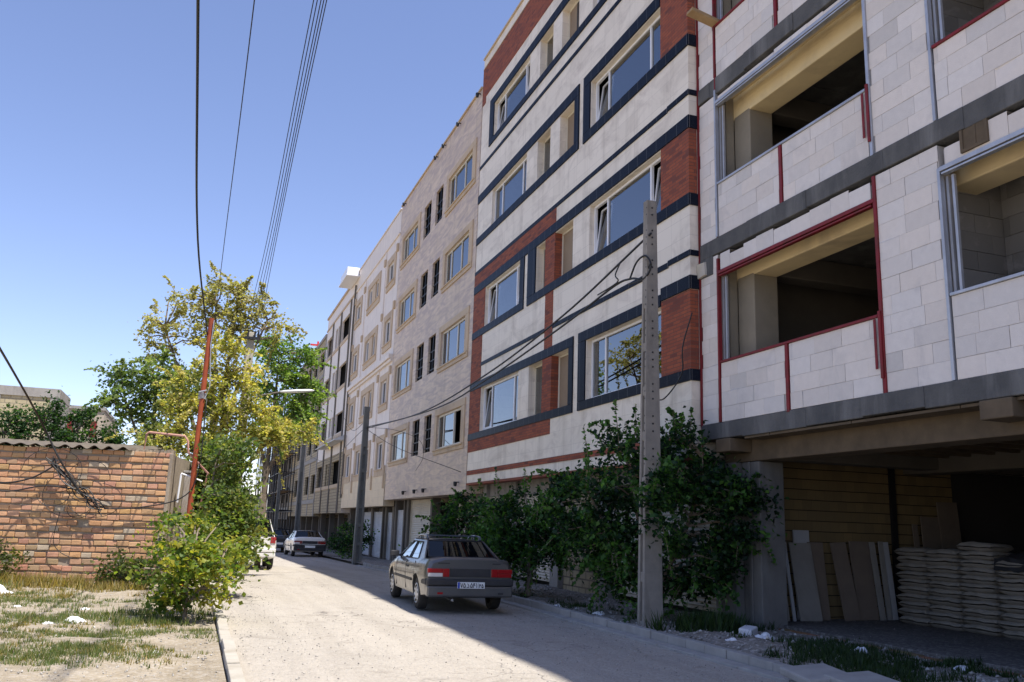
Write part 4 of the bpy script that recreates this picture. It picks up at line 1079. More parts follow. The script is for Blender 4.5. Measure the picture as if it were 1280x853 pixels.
tree('street_tree', 'smaller dark green street tree beside the parked silver saloon', 'tree', (7.1, 18.6, .05),
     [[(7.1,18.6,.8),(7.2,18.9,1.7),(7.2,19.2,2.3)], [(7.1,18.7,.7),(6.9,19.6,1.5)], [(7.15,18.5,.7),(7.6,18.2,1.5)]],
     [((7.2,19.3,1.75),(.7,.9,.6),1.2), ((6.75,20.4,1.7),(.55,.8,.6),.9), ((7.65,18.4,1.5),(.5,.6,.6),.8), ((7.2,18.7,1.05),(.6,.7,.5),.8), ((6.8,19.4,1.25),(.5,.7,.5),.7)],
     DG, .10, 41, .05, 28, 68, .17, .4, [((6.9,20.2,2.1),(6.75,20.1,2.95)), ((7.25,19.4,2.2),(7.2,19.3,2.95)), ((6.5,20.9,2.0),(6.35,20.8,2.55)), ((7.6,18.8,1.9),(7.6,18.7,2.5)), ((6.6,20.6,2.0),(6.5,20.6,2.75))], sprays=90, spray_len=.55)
tree('street_tree', 'dark green young street tree farther on, seen over the roof of the silver saloon', 'tree', (7.15, 24.5, 0),
     [[(7.15,24.5,.8),(7.1,24.5,1.7),(7.0,24.6,2.4)], [(7.15,24.5,.7),(6.7,24.8,1.6)]],
     [((7.25,24.4,1.95),(.4,.5,.5),.8), ((6.95,24.6,1.5),(.4,.5,.4),.7), ((7.6,24.2,1.6),(.4,.5,.55),.8)],
     DG, .11, 44, .045, 20, 50, .16, .4, sprays=40, spray_len=.4)
# trees on the sunlit side
OLIVE = [(.22,.215,.09),(.33,.305,.13),(.45,.39,.18),(.29,.28,.13)]
YG = [(.15,.18,.055),(.29,.30,.09),(.44,.41,.13),(.57,.48,.19)]
GR = [(.065,.11,.045),(.11,.165,.06),(.17,.23,.08),(.25,.30,.11)]
tree('tall_tree', 'tall thin-leaved olive-coloured tree spreading above the other trees', 'tree', (.3, 30, -.1),
     [[(.3,30,3),(.2,30,6),(.0,30,8.5)], [(.3,30,3),(1.0,30,6),(1.7,30,8.2)], [(.3,30,2.5),(-.7,30,5.6),(-1.5,30,7.6)], [(.3,30,3.5),(.6,30.3,7),(.7,30.2,9)]],
     [((-1.6,30,7.7),(.6,.7,.5),.45), ((-.9,30,8.5),(.7,.8,.6),.7), ((.0,30.1,9.2),(.7,.7,.55),.65), ((.75,30,9.1),(.6,.7,.55),.55), ((1.5,30,8.6),(.6,.7,.5),.5), ((2.15,30,8.1),(.5,.6,.7),.45), ((-1.55,30,6.6),(.6,.7,.5),.4), ((-.3,30,7.8),(1.0,.8,.5),.4), ((1.0,30,7.6),(.9,.8,.5),.4), ((.2,30,8.4),(.9,.7,.6),.6), ((-.9,30,7.3),(.9,.8,.7),.5), ((.9,30,8.3),(.7,.7,.5),.4), ((-2.0,30,7.0),(.4,.5,.4),.2)],
     OLIVE, .11, 51, .11, 26, 28, .15, .35, twig=.018, bias=.15, sprays=150, spray_len=.6)
tree('dark_tree', 'dense dark green tree behind the end of the brick shed', 'tree', (-1.3, 28, 0),
     [[(-1.3,28,2.5),(-1.4,28,4.5),(-1.5,28,5.6)], [(-1.3,28,2.2),(-.5,28,4.4)], [(-1.3,28,2.5),(-2.1,28,4.6)]],
     [((-2.2,28,4.9),(.75,.8,.65),1.0), ((-1.4,28,5.6),(.85,.8,.6),1.1), ((-.7,28,5.2),(.7,.8,.7),.9), ((-1.5,28,4.3),(1.0,.9,.55),1.0), ((-2.5,28,5.6),(.45,.5,.35),.3)],
     GR, .12, 52, .11, 26, 50, .18, .3, twig=.015, sprays=70, spray_len=.6)
tree('yellow_tree', 'yellow-green sunlit tree around the pale pole and the street lamp arm', 'tree', (.7, 26, 0),
     [[(.7,26,2),(.5,26,4.2),(.5,26,6.3)], [(.7,26,1.8),(1.5,26,3.4),(2.3,26,4.1)], [(.7,26,1.9),(-.3,26,3.6),(-.7,26,4.6)]],
     [((.3,26,6.0),(.75,.7,.65),.9), ((-.35,26,5.0),(.75,.8,.7),.9), ((.65,25.8,4.9),(.85,.8,.75),1.2), ((1.35,26,4.3),(.75,.8,.6),.9), ((2.0,26,4.05),(.6,.7,.4),.7), ((2.6,26,4.0),(.45,.6,.3),.4), ((-.2,25.6,3.7),(.9,.7,.6),.9), ((.45,25.4,3.2),(.7,.7,.6),.9), ((-1.0,25.4,3.55),(.6,.6,.35),.5), ((1.1,26,5.6),(.5,.5,.45),.45), ((-.9,25.8,4.4),(.45,.5,.4),.3)],
     YG, .105, 53, .11, 30, 46, .17, .2, twig=.015, sprays=160, spray_len=.6)
tree('green_tree', 'fresh green tree behind the street lamp, close to the far building fronts', 'tree', (2.3, 33, -.1),
     [[(2.3,33,3),(2.4,33,5.5),(2.4,33,7.6)], [(2.3,33,2.8),(3.2,33,5.6)], [(2.3,33,3),(1.7,33,5.4)]],
     [((2.3,33,7.7),(.65,.8,.6),.8), ((3.1,33,7.2),(.75,.8,.7),1.0), ((3.5,33,6.1),(.7,.8,.7),.9), ((2.5,33,6.3),(.8,.8,.8),1.0), ((3.4,33,5.1),(.65,.8,.6),.8), ((2.4,33,5.0),(.7,.8,.6),.7)],
     [(.07,.13,.045),(.12,.21,.055),(.19,.29,.07),(.28,.36,.10)], .12, 54, .11, 28, 56, .19, .3, twig=.015, sprays=90, spray_len=.65)
tree('street_tree', 'leafy green sapling growing round the foot of the rusty orange pole', 'tree', (.35, 19.6, 0),
     [[(.35,19.6,.9),(.3,19.6,2.0),(.35,19.7,2.9)], [(.35,19.6,.8),(.9,19.8,1.8)], [(.35,19.6,.7),(-.1,19.4,1.6)]],
     [((.62,19.6,2.75),(.38,.5,.55),.7), ((.8,19.8,2.1),(.42,.5,.5),.8), ((.65,19.3,1.7),(.5,.5,.5),.8), ((.95,19.4,1.3),(.42,.5,.5),.7), ((.2,19.0,.9),(.6,.5,.5),.8), ((.95,19.3,.75),(.45,.4,.4),.4), ((.05,19.2,1.35),(.35,.4,.3),.3)],
     [(.06,.10,.03),(.10,.15,.04),(.16,.20,.05),(.26,.25,.07)], .105, 55, .06, 26, 55, .16, .35)
tree('verge_shrub', 'round sunlit shrub with yellow-green leaves at the kerb of the verge', 'shrub', (.03, 14.5, .05),
     [[(.03,14.5,.4),(.0,14.5,.9)], [(.05,14.5,.3),(.4,14.4,.8)], [(.0,14.5,.3),(-.35,14.5,.8)]],
     [((-.3,14.5,.75),(.45,.45,.42),.9), ((.3,14.4,.75),(.45,.45,.42),.9), ((.0,14.35,.95),(.5,.4,.35),.7), ((-.1,15.2,1.35),(.55,.5,.45),.8), ((.4,15.3,1.25),(.5,.5,.5),.7), ((.05,14.5,.5),(.6,.45,.25),.7)],
     [(.06,.11,.02),(.12,.18,.03),(.22,.26,.04),(.36,.32,.05)], .09, 56, .035, 22, 38, .12, .3, crown='foliage')
tree('hedge_bush', 'dense green bush filling the gap between the brick shed and the street', 'bush', (.45, 24.2, 0), [[(.45,24.2,.8),(.4,24.2,2.0)],[(.45,24.2,.7),(.9,24.2,1.6)]],
     [((.05,24.2,2.3),(.55,.5,.6),1.0), ((.45,24.2,2.3),(.5,.5,.6),1.1), ((.2,24.0,1.2),(.6,.5,.6),1.0), ((.9,24.0,1.1),(.5,.5,.6),.9), ((.5,24.2,.5),(.7,.5,.45),.9), ((.35,24.4,3.1),(.5,.5,.5),.8)],
     [(.05,.09,.025),(.09,.14,.035),(.15,.19,.05),(.24,.24,.07)], .12, 83, .06, 26, 50, .17, .3, crown='foliage', sprays=60, spray_len=.5)
tree('wall_bush', 'low dry bush against the left part of the brick shed wall', 'bush', (-3.75, 21.4, .05), [[(-3.75,21.4,.3),(-3.8,21.4,.6)]],
     [((-3.85,21.35,.5),(.5,.4,.4),1.0)], [(.04,.06,.02),(.08,.10,.03),(.14,.14,.05)], .08, 57, .03, 26, 45, .12, .2, crown='foliage')
tree('wall_bush', 'small green bush at the wall foot close behind the kerb shrub', 'bush', (-1.35, 20.9, .05), [[(-1.35,20.9,.3),(-1.3,20.9,.6)]],
     [((-1.35,20.9,.42),(.45,.35,.35),1.0), ((-.9,20.7,.35),(.3,.3,.28),.5)], [(.05,.07,.02),(.09,.12,.03),(.15,.16,.05)], .08, 58, .03, 24, 45, .11, .2, crown='foliage')
rr = random.Random(4)
for k, (x, z, w, lab) in enumerate(((-5.0,3.75,.55,'dark conifer-like bush top at the far left above the shed roof'), (-4.1,4.05,.5,'tallest dark green bush top above the corrugated roof edge'), (-3.3,3.9,.5,'dark green bush top right of the tallest one above the shed'), (-2.5,3.5,.45,'low dark green bush top nearest the trees above the shed'))):
    tree('garden_tree', lab, 'bush', (x, 26.5, 0), [[(x,26.5,2),(x,26.5,z-.2)]], [((x,26.5,z-.15),(w,.5,.55),1.0), ((x-.25,26.5,z-.5),(w,.5,.4),.8), ((x+.2,26.5,z+.25),(w*.4,.3,.35),.35)],
         [(.02,.05,.018),(.035,.08,.025),(.06,.12,.035)], .09, 60+k, .06, 22, 45, .12, -.3, group='bush tops behind the shed')
for k, (x, y, s, lab) in enumerate(((7.6,31.5,.6,'small dark roadside bush near the ladder-sided pole'), (7.4,43.5,1.1,'dark bush behind the distant white car'), (7.3,46.5,1.0,'dark bush at the far pavement by the shutters'))):
    tree('roadside_bush', lab, 'bush', (x, y, gz(y)), [[(x,y,gz(y)+.3),(x,y,gz(y)+s*.8)]], [((x,y,gz(y)+s*.7),(s*.6,s*.6,s*.55),1.0), ((x+.3,y,gz(y)+s*1.2),(s*.5,s*.5,s*.5),.7)], DG, .12, 70+k, .04, 24, 40, .16, .2, crown='foliage')
# ------------------------------------------------------------------ cars
def paint(name, c, metal=.6, rough=.32, dirt=.25):
    t = NT(name); co = t.coord()
    col = t.mix(t.ramp(t.noise(co, 2.5, 6.0, .7), .45, .8, 0, dirt), c, (.28,.25,.2))
    r = t.ramp(t.noise(co, 6.0, 5.0), .3, .8, rough, rough+.18)
    b = t.n('BsdfPrincipled', Base_Color=col, Roughness=r, Metallic=metal)
    b.inputs['Coat Weight'].default_value = .6; b.inputs['Coat Roughness'].default_value = .08
    t.t.links.new(b.outputs[0], t.out.inputs['Surface']); return t.m
M['silver'] = paint('silver_grey_paint', (.105,.107,.11), .6, .28)
M['carwhite'] = paint('white_paint', (.74,.73,.70), 0.0, .3, .15)
M['cardark'] = paint('dark_blue_paint', (.05,.065,.09), .3, .3, .15)
M['rubber'] = noisy('tyre_rubber', (.025,.025,.025), (.045,.042,.04), 8, .9, .2)
def hubmat():
    t = NT('wheel_cover'); return t.done(t.n('Attribute', {'attribute_name': 'col'}).outputs['Color'], .38, .35)
M['hub'] = hubmat()
M['blackplastic'] = noisy('black_plastic', (.03,.03,.033), (.045,.045,.047), 6, .55, .1)
M['taillight_old'] = plain('faded_red_lens', (.20,.035,.03), .3)
M['taillight'] = plain('red_lens', (.30,.009,.012), .15)
M['clearlens'] = plain('clear_lens', (.65,.62,.6), .12)
M['seat'] = noisy('seat_fabric', (.16,.15,.14), (.11,.105,.10), 6, .95, .2)
M['plate'] = plain('plate_white', (.72,.74,.74), .4)
M['plateblue'] = plain('plate_blue', (.03,.07,.42), .4)
M['ink'] = plain('plate_ink', (.006,.006,.012), .5)
M['chrome'] = plain('bright_trim', (.6,.6,.6), .2, .9)
def car(name, label, x, y, rz, P, body, group=None, plate=False, rack=False):
    g = gz(y)
    slope = math.atan2(gz(y+1.3)-gz(y-1.3), 2.6)
    Mc = Matrix.Translation((x, y, g+.012)) @ Matrix.Rotation(rz, 4, 'Z') @ Matrix.Rotation(slope, 4, 'X')
    t = thing(name, label, 'car', (x, y, g), group)
    def ob(n, mb, m, par=None, smooth=False, bevel=0.0, angle=40):
        mb.v = [tuple(Mc @ Vector(v)) for v in mb.v]; return obj(n, mb, m, par or t, smooth, bevel, angle)
    HW = P['hw']; S = P['stations']  # (y, zbottom, zshoulder, ztop, halfwidth scale)
    def section(st):
        y, zb, zs, zt, k = st; w = HW*k
        return [(0,zb),(w*.80,zb),(w*.95,zb+.05),(w*.985,zb+(zs-zb)*.35),(w,zb+(zs-zb)*.62),(w*.985,zb+(zs-zb)*.86),(w*.955,zs-.012),(w*.90,zs+(zt-zs)*.45+.012),(w*.6,zt-.006),(0,zt)]
    # interpolate stations smoothly
    st = []
    for a, b in zip(S, S[1:]):
        n = max(1, int(abs(b[0]-a[0])/.09))
        for i in range(n): st.append(tuple(a[q]+(b[q]-a[q])*i/n for q in range(5)))
    st.append(S[-1])
    m = MB(); ns = len(section(S[0])); ring = []
    for s_ in st:
        h = section(s_); full = [(w, z) for w, z in h] + [(-w, z) for w, z in reversed(h[1:-1])]
        ring.append(len(m.v)); m.v += [(w, s_[0], z) for w, z in full]
    nf = 2*ns-2
    for a, b in zip(ring, ring[1:]):
        for i in range(nf): m.f.append((a+i, a+(i+1)%nf, b+(i+1)%nf, b+i)); m.c.append(None)
    m.f.append(tuple(ring[0]+i for i in reversed(range(nf)))); m.c.append(None)
    m.f.append(tuple(ring[-1]+i for i in range(nf))); m.c.append(None)
    m.v = [tuple(Mc @ Vector(v)) for v in m.v]
    bo = obj('body', m, body, t, False)
    # wheel arches are cut out of the body shell
    cut = MB(); RW = P['rw']
    for yy in P['axles']:
        for sx in (-1, 1):
            cut2 = MB(); cut2.lathe([(0,0),(RW+.055,0),(RW+.055,.34),(0,.34)], Matrix.Translation((sx*(HW+.08), yy, RW+.01)) @ Matrix.Rotation(-sx*R(90),4,'Y'), 28)
            k0 = len(cut.v); cut.v += [tuple(Mc @ Vector(v)) for v in cut2.v]; cut.f += [tuple(q+k0 for q in f) for f in cut2.f]; cut.c += cut2.c
    co = obj('cut', cut, M['blackplastic'], t)
    import bmesh as bmx
    bm = bmx.new(); bm.from_mesh(co.data); bmx.ops.remove_doubles(bm, verts=bm.verts, dist=1e-5); bmx.ops.recalc_face_normals(bm, faces=bm.faces); bm.to_mesh(co.data); bm.free()
    bm = bmx.new(); bm.from_mesh(bo.data); bmx.ops.recalc_face_normals(bm, faces=bm.faces); bm.to_mesh(bo.data); bm.free()
    md = bo.modifiers.new('arch', 'BOOLEAN'); md.object = co; md.operation = 'DIFFERENCE'; md.solver = 'EXACT'
    bpy.context.view_layer.update()
    me = bpy.data.meshes.new_from_object(bo.evaluated_get(bpy.context.evaluated_depsgraph_get()))
    bo.modifiers.clear(); bo.data = me; bpy.data.objects.remove(co)
    me.materials.clear(); me.materials.append(body); me.polygons.foreach_set('use_smooth', [True]*len(me.polygons)); me.polygons.foreach_set('material_index', [0]*len(me.polygons)); me.set_sharp_from_angle(angle=R(32))
    # wheels
    for yy in P['axles']:
        for sx in (-1, 1):
            Mw = Matrix.Translation((sx*(HW-.03), yy, RW)) @ Matrix.Rotation(sx*R(90),4,'Y')
            ty = MB(); ty.lathe([(RW*.62,-.01),(RW*.80,0),(RW*.93,-.012),(RW*.985,-.04),(RW,-.08),(RW,-.14),(RW*.97,-.18),(RW*.6,-.19)], Mw, 32)
            w = ob('tyre' if False else 'wheel', ty, M['rubber'], None, True)
            rm = MB(); rm.lathe([(RW*.63,-.004),(RW*.58,.004),(RW*.52,-.012),(RW*.40,-.004),(RW*.2,.006),(0.001,.008)], Mw, 28, col=(.55,.56,.57))
            for q in range(9):
                th = q*2*math.pi/9; rm.obox(Mw @ Matrix.Rotation(th,4,'Z') @ Matrix.Translation((RW*.46,0,.0)), RW*.13, RW*.12, .012, (.03,.03,.03))
            ob('hub_cap', rm, M['hub'], w, True)
    # cabin
    B, Tt, zb, zt = P['cab_w0'], P['cab_w1'], P['belt'], P['roof']
    def side(sx, yy, q, out=0.0):
        zz = zb(yy)*(1-q)+(zt-.035)*q
        return (sx*(B+(Tt-B)*(q if q < 0 else q**1.15)+out), yy, zz)
    def panel(mb, pts, sx, th=.03):
        outer = [side(sx, y_, q) for y_, q in pts]; inner = [(p[0]-sx*th, p[1], p[2]) for p in outer]
        if sx < 0: outer.reverse(); inner.reverse()
        k = len(outer); mb.poly(outer); mb.poly(list(reversed(inner)))
        for i in range(k): mb.quad(outer[(i+1)%k], outer[i], inner[i], inner[(i+1)%k])
    pm = MB(); gl = []
    c = P['cab']
    for sx in (-1, 1):
        for poly in c['pillars']: panel(pm, poly, sx)
        for poly in c['glass']:
            gm = MB(); gm.poly([tuple(v-(sx*.012 if i == 0 else 0) for i, v in enumerate(side(sx, y_, q))) for y_, q in poly]); gl.append(('side_window', gm))
        tm = MB()
        for poly in c['glass']:
            k = len(poly); pts = [side(sx, y_, q, .004) for y_, q in poly]; tm.tube(pts+[pts[0]], .011, 5)
        ob('window_seal', tm, M['blackplastic'])
    pm.v = [tuple(Mc @ Vector(v)) for v in pm.v]; objs('pillar', pm, body, t)
    yr0, yr1 = c['roof']
    rf = MB(); rf.grid(lambda u, v: (Tt*(2*u-1), yr0+(yr1-yr0)*v, zt-.035+.035*(1-abs(2*u-1)**2.6)*(1)+.012*math.sin(v*math.pi)), fr(0,1,.05), fr(0,1,.1))
    rf.grid(lambda u, v: (Tt*.98*(2*u-1), yr0+(yr1-yr0)*v, zt-.065), fr(0,1,.5), fr(1,0,-.5))
    ob('roof', rf, body, None, True)
    def screen(yb, zb_, wb, yt, wt, bow, n='rear_window'):
        gm = MB(); gm.grid(lambda u, v: ((2*u-1)*(wb+(wt-wb)*v), yb+(yt-yb)*v + bow*(1-(2*u-1)**2), zb_+(zt-.03-zb_)*v), fr(0,1,.1), fr(0,1,.25))
        o = ob(n, gm, M['carglass'], None, True, angle=180)
        sm = MB(); ed = lambda u, v: ((2*u-1)*(wb+(wt-wb)*v), yb+(yt-yb)*v + bow*(1-(2*u-1)**2)-.004*(1 if bow < 0 else -1), zb_+(zt-.03-zb_)*v)
        sm.tube([ed(u, 0.0) for u in fr(0,1,.1)]+[ed(1, v) for v in fr(0,1,.25)][1:]+[ed(u, 1) for u in fr(1,0,-.1)][1:]+[ed(0, v) for v in fr(1,0,-.25)][1:], .014, 5)
        ob('screen_seal', sm, M['blackplastic'], o)
    screen(*c['rear'], n='rear_window'); screen(*c['front'], n='windscreen')
    for n, gm in gl: ob(n, gm, M['carglass'])
    # seats and shelf inside
    for yy, n in ((P['seat_y'][0], 2), (P['seat_y'][1], 3)):
        for k in range(n):
            xx = (k-(n-1)/2)*(.66 if n == 2 else .44)
            m = MB(); m.box(xx-.2, xx+.2, yy-.10, yy+.02, zb(yy)-.1, zb(yy)+.17); m.box(xx-.12, xx+.12, yy-.09, yy-.01, zb(yy)+.19, zb(yy)+.31)
            ob('seat', m, M['seat'], None, False, .03)
    m = MB(); m.box(-B+.08, B-.08, P['seat_y'][1]-.6, P['seat_y'][0]+1.0, zb(0)-.03, zb(0)-.005); ob('parcel_shelf', m, M['seat'])
    # rear end
    q = P['rear']; ye = q['y']
    m = MB(); m.box(-HW*.97, HW*.97, ye-.09, ye+.05, q['bump'][1], q['bump'][2]); m.box(-HW*.985,-HW*.93, ye+.05, ye+.45, q['bump'][1], q['bump'][2]); m.box(HW*.93,HW*.985, ye+.05, ye+.45, q['bump'][1], q['bump'][2])
    ob('bumper', m, q.get('bumper', M['blackplastic']), None, False, .025)
    m = MB(); m.box(-HW*.965, HW*.965, ye-.075, ye+.1, q['bump'][0], q['bump'][1]-.004); ob('bumper_skirt', m, q.get('skirt', body), None, False, .03)
    m = MB(); m.box(-HW*.46, HW*.46, ye-.012, ye+.03, q['lamp'][0], q['lamp'][1]); ob('tail_panel', m, M['blackplastic'] if q.get('panel', True) else body, None, False, .006)
    for sx in (-1, 1):
        li = q.get('lamp_in', .475); z0, z1 = q['lamp']
        m = MB(); zc = z0+(z1-z0)*.48
        xi = sx*HW*max(.62, li+.1); a, b = sorted((xi, sx*HW*.955))
        m.box(a, b, ye-.028, ye+.06, zc, z1); a, b = sorted((sx*HW*li, xi)); m.box(a+.002, b-.002, ye-.027, ye+.03, z0, z1)
        lp = ob('tail_light', m, M[q.get('lens', 'taillight')], None, False, .006)
        a, b = sorted((xi+sx*.003, sx*HW*.94)); m = MB(); m.box(a, b, ye-.026, ye+.05, z0, zc-.004); ob('reversing_lens', m, M['clearlens'] if sx < 0 else M['taillight'], lp, False, .005)
        a, b = sorted((sx*HW*.62, sx*HW*.74)); m = MB(); m.box(a, b, ye-.083, ye-.07, q['bump'][0]+.05, q['bump'][0]+.085); ob('reflector', m, M['taillight'] if sx < 0 else M['blackplastic'])
        m = MB(); xm = sx*(B+.13); ym = c['mirror']
        m.box(xm-.09, xm+.09, ym-.03, ym+.07, zb(ym)+.02, zb(ym)+.14); m.box(min(sx*(B-.02), xm-sx*.08), max(sx*(B-.02), xm-sx*.08), ym, ym+.05, zb(ym)+.02, zb(ym)+.06); ob('wing_mirror', m, M['blackplastic'], None, False, .02)
        m = MB()
        xs = sx*HW*.992
        m.box(min(xs,xs+sx*.016), max(xs,xs+sx*.016), P['axles'][0]+.42, P['axles'][1]-.42, .50, .55); ob('side_moulding', m, M['blackplastic'], None, False, .006)
        for yh in c['handles']:
            m = MB(); xs = sx*(HW*.982); m.box(min(xs-sx*.0,xs+sx*.022), max(xs,xs+sx*.022), yh, yh+.17, P['handle_z'], P['handle_z']+.035); ob('door_handle', m, M['blackplastic'], None, False, .006)
        m = MB()
        for yd in c['doors']: m.tube([(sx*HW*.967, yd+.0, P['sill']+.06), (sx*HW*1.0, yd, .62), (sx*HW*.985, yd, .76), (sx*HW*.962, yd, zb(yd)-.03)], .006, 4)
        ob('door_gap', m, M['blackplastic'])
    m = MB(); a = q.get('plate_z', .50); m.box(-.26, .26, ye-.102, ye-.088, a, a+.115); pl = ob('number_plate', m, M['plate'], None, False, .004)
    if plate:
        m = MB(); m.box(-.256, -.216, ye-.106, ye-.101, a+.004, a+.111); ob('blue_strip', m, M['plateblue'], pl)
        G = {'7': [[(0,1),(.5,0),(1,1)]], '5': [[(.5,1),(.12,.45),(.1,.12),(.3,0),(.5,.2),(.7,0),(.9,.12),(.88,.45),(.5,1)]], 'd': [[(.35,1),(.85,.5),(.8,.08),(.05,.08)]],
             '4': [[(.2,0),(.2,1)],[(.2,.95),(.35,.6),(.85,.55)],[(.85,.98),(.5,.95),(.42,.6)]], '1': [[(.35,1),(.55,.6),(.55,0)]], '2': [[(.35,0),(.2,1)],[(.22,.85),(.45,.65),(.75,.7),(.85,1)]]}
        m = MB(); yp_ = ye-.1075
        def stroke(pts, w):
            for (ax, az), (bx_, bz) in zip(pts, pts[1:]):
                L = math.hypot(bx_-ax, bz-az) or 1; nx, nz = -(bz-az)/L*w, (bx_-ax)/L*w; dx, dz = (bx_-ax)/L*w*.6, (bz-az)/L*w*.6
                m.quad((ax-dx+nx,yp_,az-dz+nz),(ax-dx-nx,yp_,az-dz-nz),(bx_+dx-nx,yp_,bz+dz-nz),(bx_+dx+nx,yp_,bz+dz+nz))
        xx = -.202
        for ch, w, hh in (('7',.042,.078),('5',.046,.078),(' ',.0,0),('d',.05,.07),(' ',.0,0),('5',.046,.078),('4',.044,.078),('1',.030,.078),(' ',.014,0),('2',.036,.062),('5',.036,.062)):
            if ch != ' ':
                for s_ in G[ch]: stroke([(xx+u*w, a+.018+v*hh) for u, v in s_], .0058)
            xx += w+.009
        m.box(.139, .143, yp_-.001, yp_+.004, a+.006, a+.109)
        ob('plate_characters', m, M['ink'], pl)
    if rack:
        m = MB()
        for sx in (-1, 1):
            xr = sx*(Tt-.04); m.tube(catmull([(xr, yr0+.06, zt-.01), (xr, yr0+.2, zt+.055), (xr, yr1-.4, zt+.065), (xr, yr1-.12, zt+.01)], 6), .018, 8)
            for yy in (yr0+.2, (yr0+yr1)/2, yr1-.42): m.tube([(xr, yy, zt-.02), (xr, yy, zt+.05)], .016, 6)
        for yy in (yr0+.28, yr1-.5): m.box(-Tt+.03, Tt-.03, yy-.025, yy+.025, zt+.05, zt+.075)
        ob('roof_rack', m, M['cardark'], None, True)
        m = MB(); m.tube([(-.35, ye-.12, .25), (-.35, ye+.5, .26)], .025, 8); ob('exhaust', m, M['chrome'], None, True)
        m = MB()
        for xa, w in ((-.62,.22), (.42,.16)): m.box(xa, xa+w, ye-.006-.004, ye+.012, q['lamp'][1]+.085, q['lamp'][1]+.105)
        ob('badge', m, M['blackplastic'])
    return t
def zlin(a, b): return lambda y: a + b*y
SALOON = dict(hw=.845, rw=.30, axles=(-1.335, 1.335), sill=.26, handle_z=.74,
    stations=[(-2.235,.42,.80,.965,.93),(-2.20,.36,.87,.985,.96),(-2.10,.28,.90,1.00,.985),(-1.55,.23,.905,.99,1.0),(-.9,.22,.89,.94,1.0),(0,.22,.88,.92,1.0),(.9,.22,.87,.94,1.0),(1.15,.22,.84,.90,.995),(1.7,.24,.74,.80,.98),(2.0,.28,.68,.735,.94),(2.12,.36,.62,.68,.88)],
    cab_w0=.765, cab_w1=.58, belt=zlin(.895, -.018), roof=1.31, seat_y=(.25, -.72),
    cab=dict(roof=(-.98, .18), pillars=[[(-1.66,.02),(-1.02,1),(-.74,1),(-1.17,0)], [(-.31,0),(-.27,1),(-.20,1),(-.22,0)], [(.98,0),(.21,1),(.12,1),(.86,0)], [(-1.0,.93),(-1.0,1.01),(.2,1.01),(.22,.93)], [(-1.2,-.02),(-1.17,.035),(.86,.035),(.95,-.02)]],
        glass=[[(-1.14,.04),(-.31,.04),(-.275,.92),(-.76,.92)], [(-.22,.04),(.84,.04),(.16,.92),(-.205,.92)]],
        rear=(-1.60,.985,.66,-.99,.555,-.10), front=(1.0,.915,.69,.19,.555,.10), mirror=.72, handles=(-.52,-1.28+.55-.62+.9), doors=(-.27,-1.12,.78)),
    rear=dict(y=-2.24, bump=(.30,.50,.62), lamp=(.655,.80), plate_z=.455))
car('parked_car', 'silver-grey saloon car with roof rack parked at the shaded kerb, rear to us', 5.02, 18.2, R(-2.2), SALOON, M['silver'], None, True, True)
OLDW = dict(SALOON); OLDW = {**SALOON, 'rear': {**SALOON['rear'], 'skirt': M['blackplastic'], 'lens': 'taillight_old'}}
car('parked_car', 'white saloon car parked far down the street in the shade of the shops', 5.75, 49.2, R(1.5), OLDW, M['carwhite'])
car('parked_car', 'dark blue car parked beyond the distant white saloon', 4.9, 57.5, R(2), SALOON, M['cardark'])
SUV = dict(hw=.90, rw=.36, axles=(-1.35, 1.35), sill=.36, handle_z=.92,
    stations=[(-2.25,.46,.98,1.06,.93),(-2.2,.40,1.02,1.08,.97),(-2.0,.34,1.04,1.08,1.0),(-.9,.32,1.03,1.06,1.0),(0,.32,1.02,1.05,1.0),(.9,.32,1.01,1.05,1.0),(1.2,.32,1.0,1.04,.99),(1.8,.34,.92,.98,.97),(2.1,.38,.85,.90,.93),(2.2,.46,.74,.82,.86)],
    cab_w0=.82, cab_w1=.62, belt=zlin(1.04, -.012), roof=1.68, seat_y=(.3, -.6),
    cab=dict(roof=(-2.0, .1), pillars=[[(-2.2,.0),(-2.02,1),(-1.85,1),(-1.95,0)], [(-1.2,0),(-1.15,1),(-1.05,1),(-1.08,0)], [(-.31,0),(-.27,1),(-.20,1),(-.22,0)], [(1.0,0),(.12,1),(.02,1),(.88,0)], [(-2.02,.93),(-2.02,1.01),(.12,1.01),(.12,.93)], [(-2.1,-.02),(-2.1,.035),(.9,.035),(1,-.02)]],
        glass=[[(-1.92,.04),(-1.2,.04),(-1.16,.92),(-1.84,.92)], [(-1.06,.04),(-.31,.04),(-.275,.92),(-1.04,.92)], [(-.22,.04),(.86,.04),(.07,.92),(-.205,.92)]],
        rear=(-2.2,1.08,.74,-2.02,.60,-.06), front=(1.02,1.06,.75,.1,.58,.1), mirror=.74, handles=(-.55,.3), doors=(-.27,-1.14,.8)),
    rear=dict(y=-2.25, bump=(.40,.56,.68), lamp=(.86,1.06), plate_z=.72, bumper=M['carwhite'], lamp_in=.76, panel=False))
car('parked_car', 'white tall car parked on the sunlit side, half hidden by the shrub', 1.86, 33.0, R(-1), SUV, M['carwhite'])

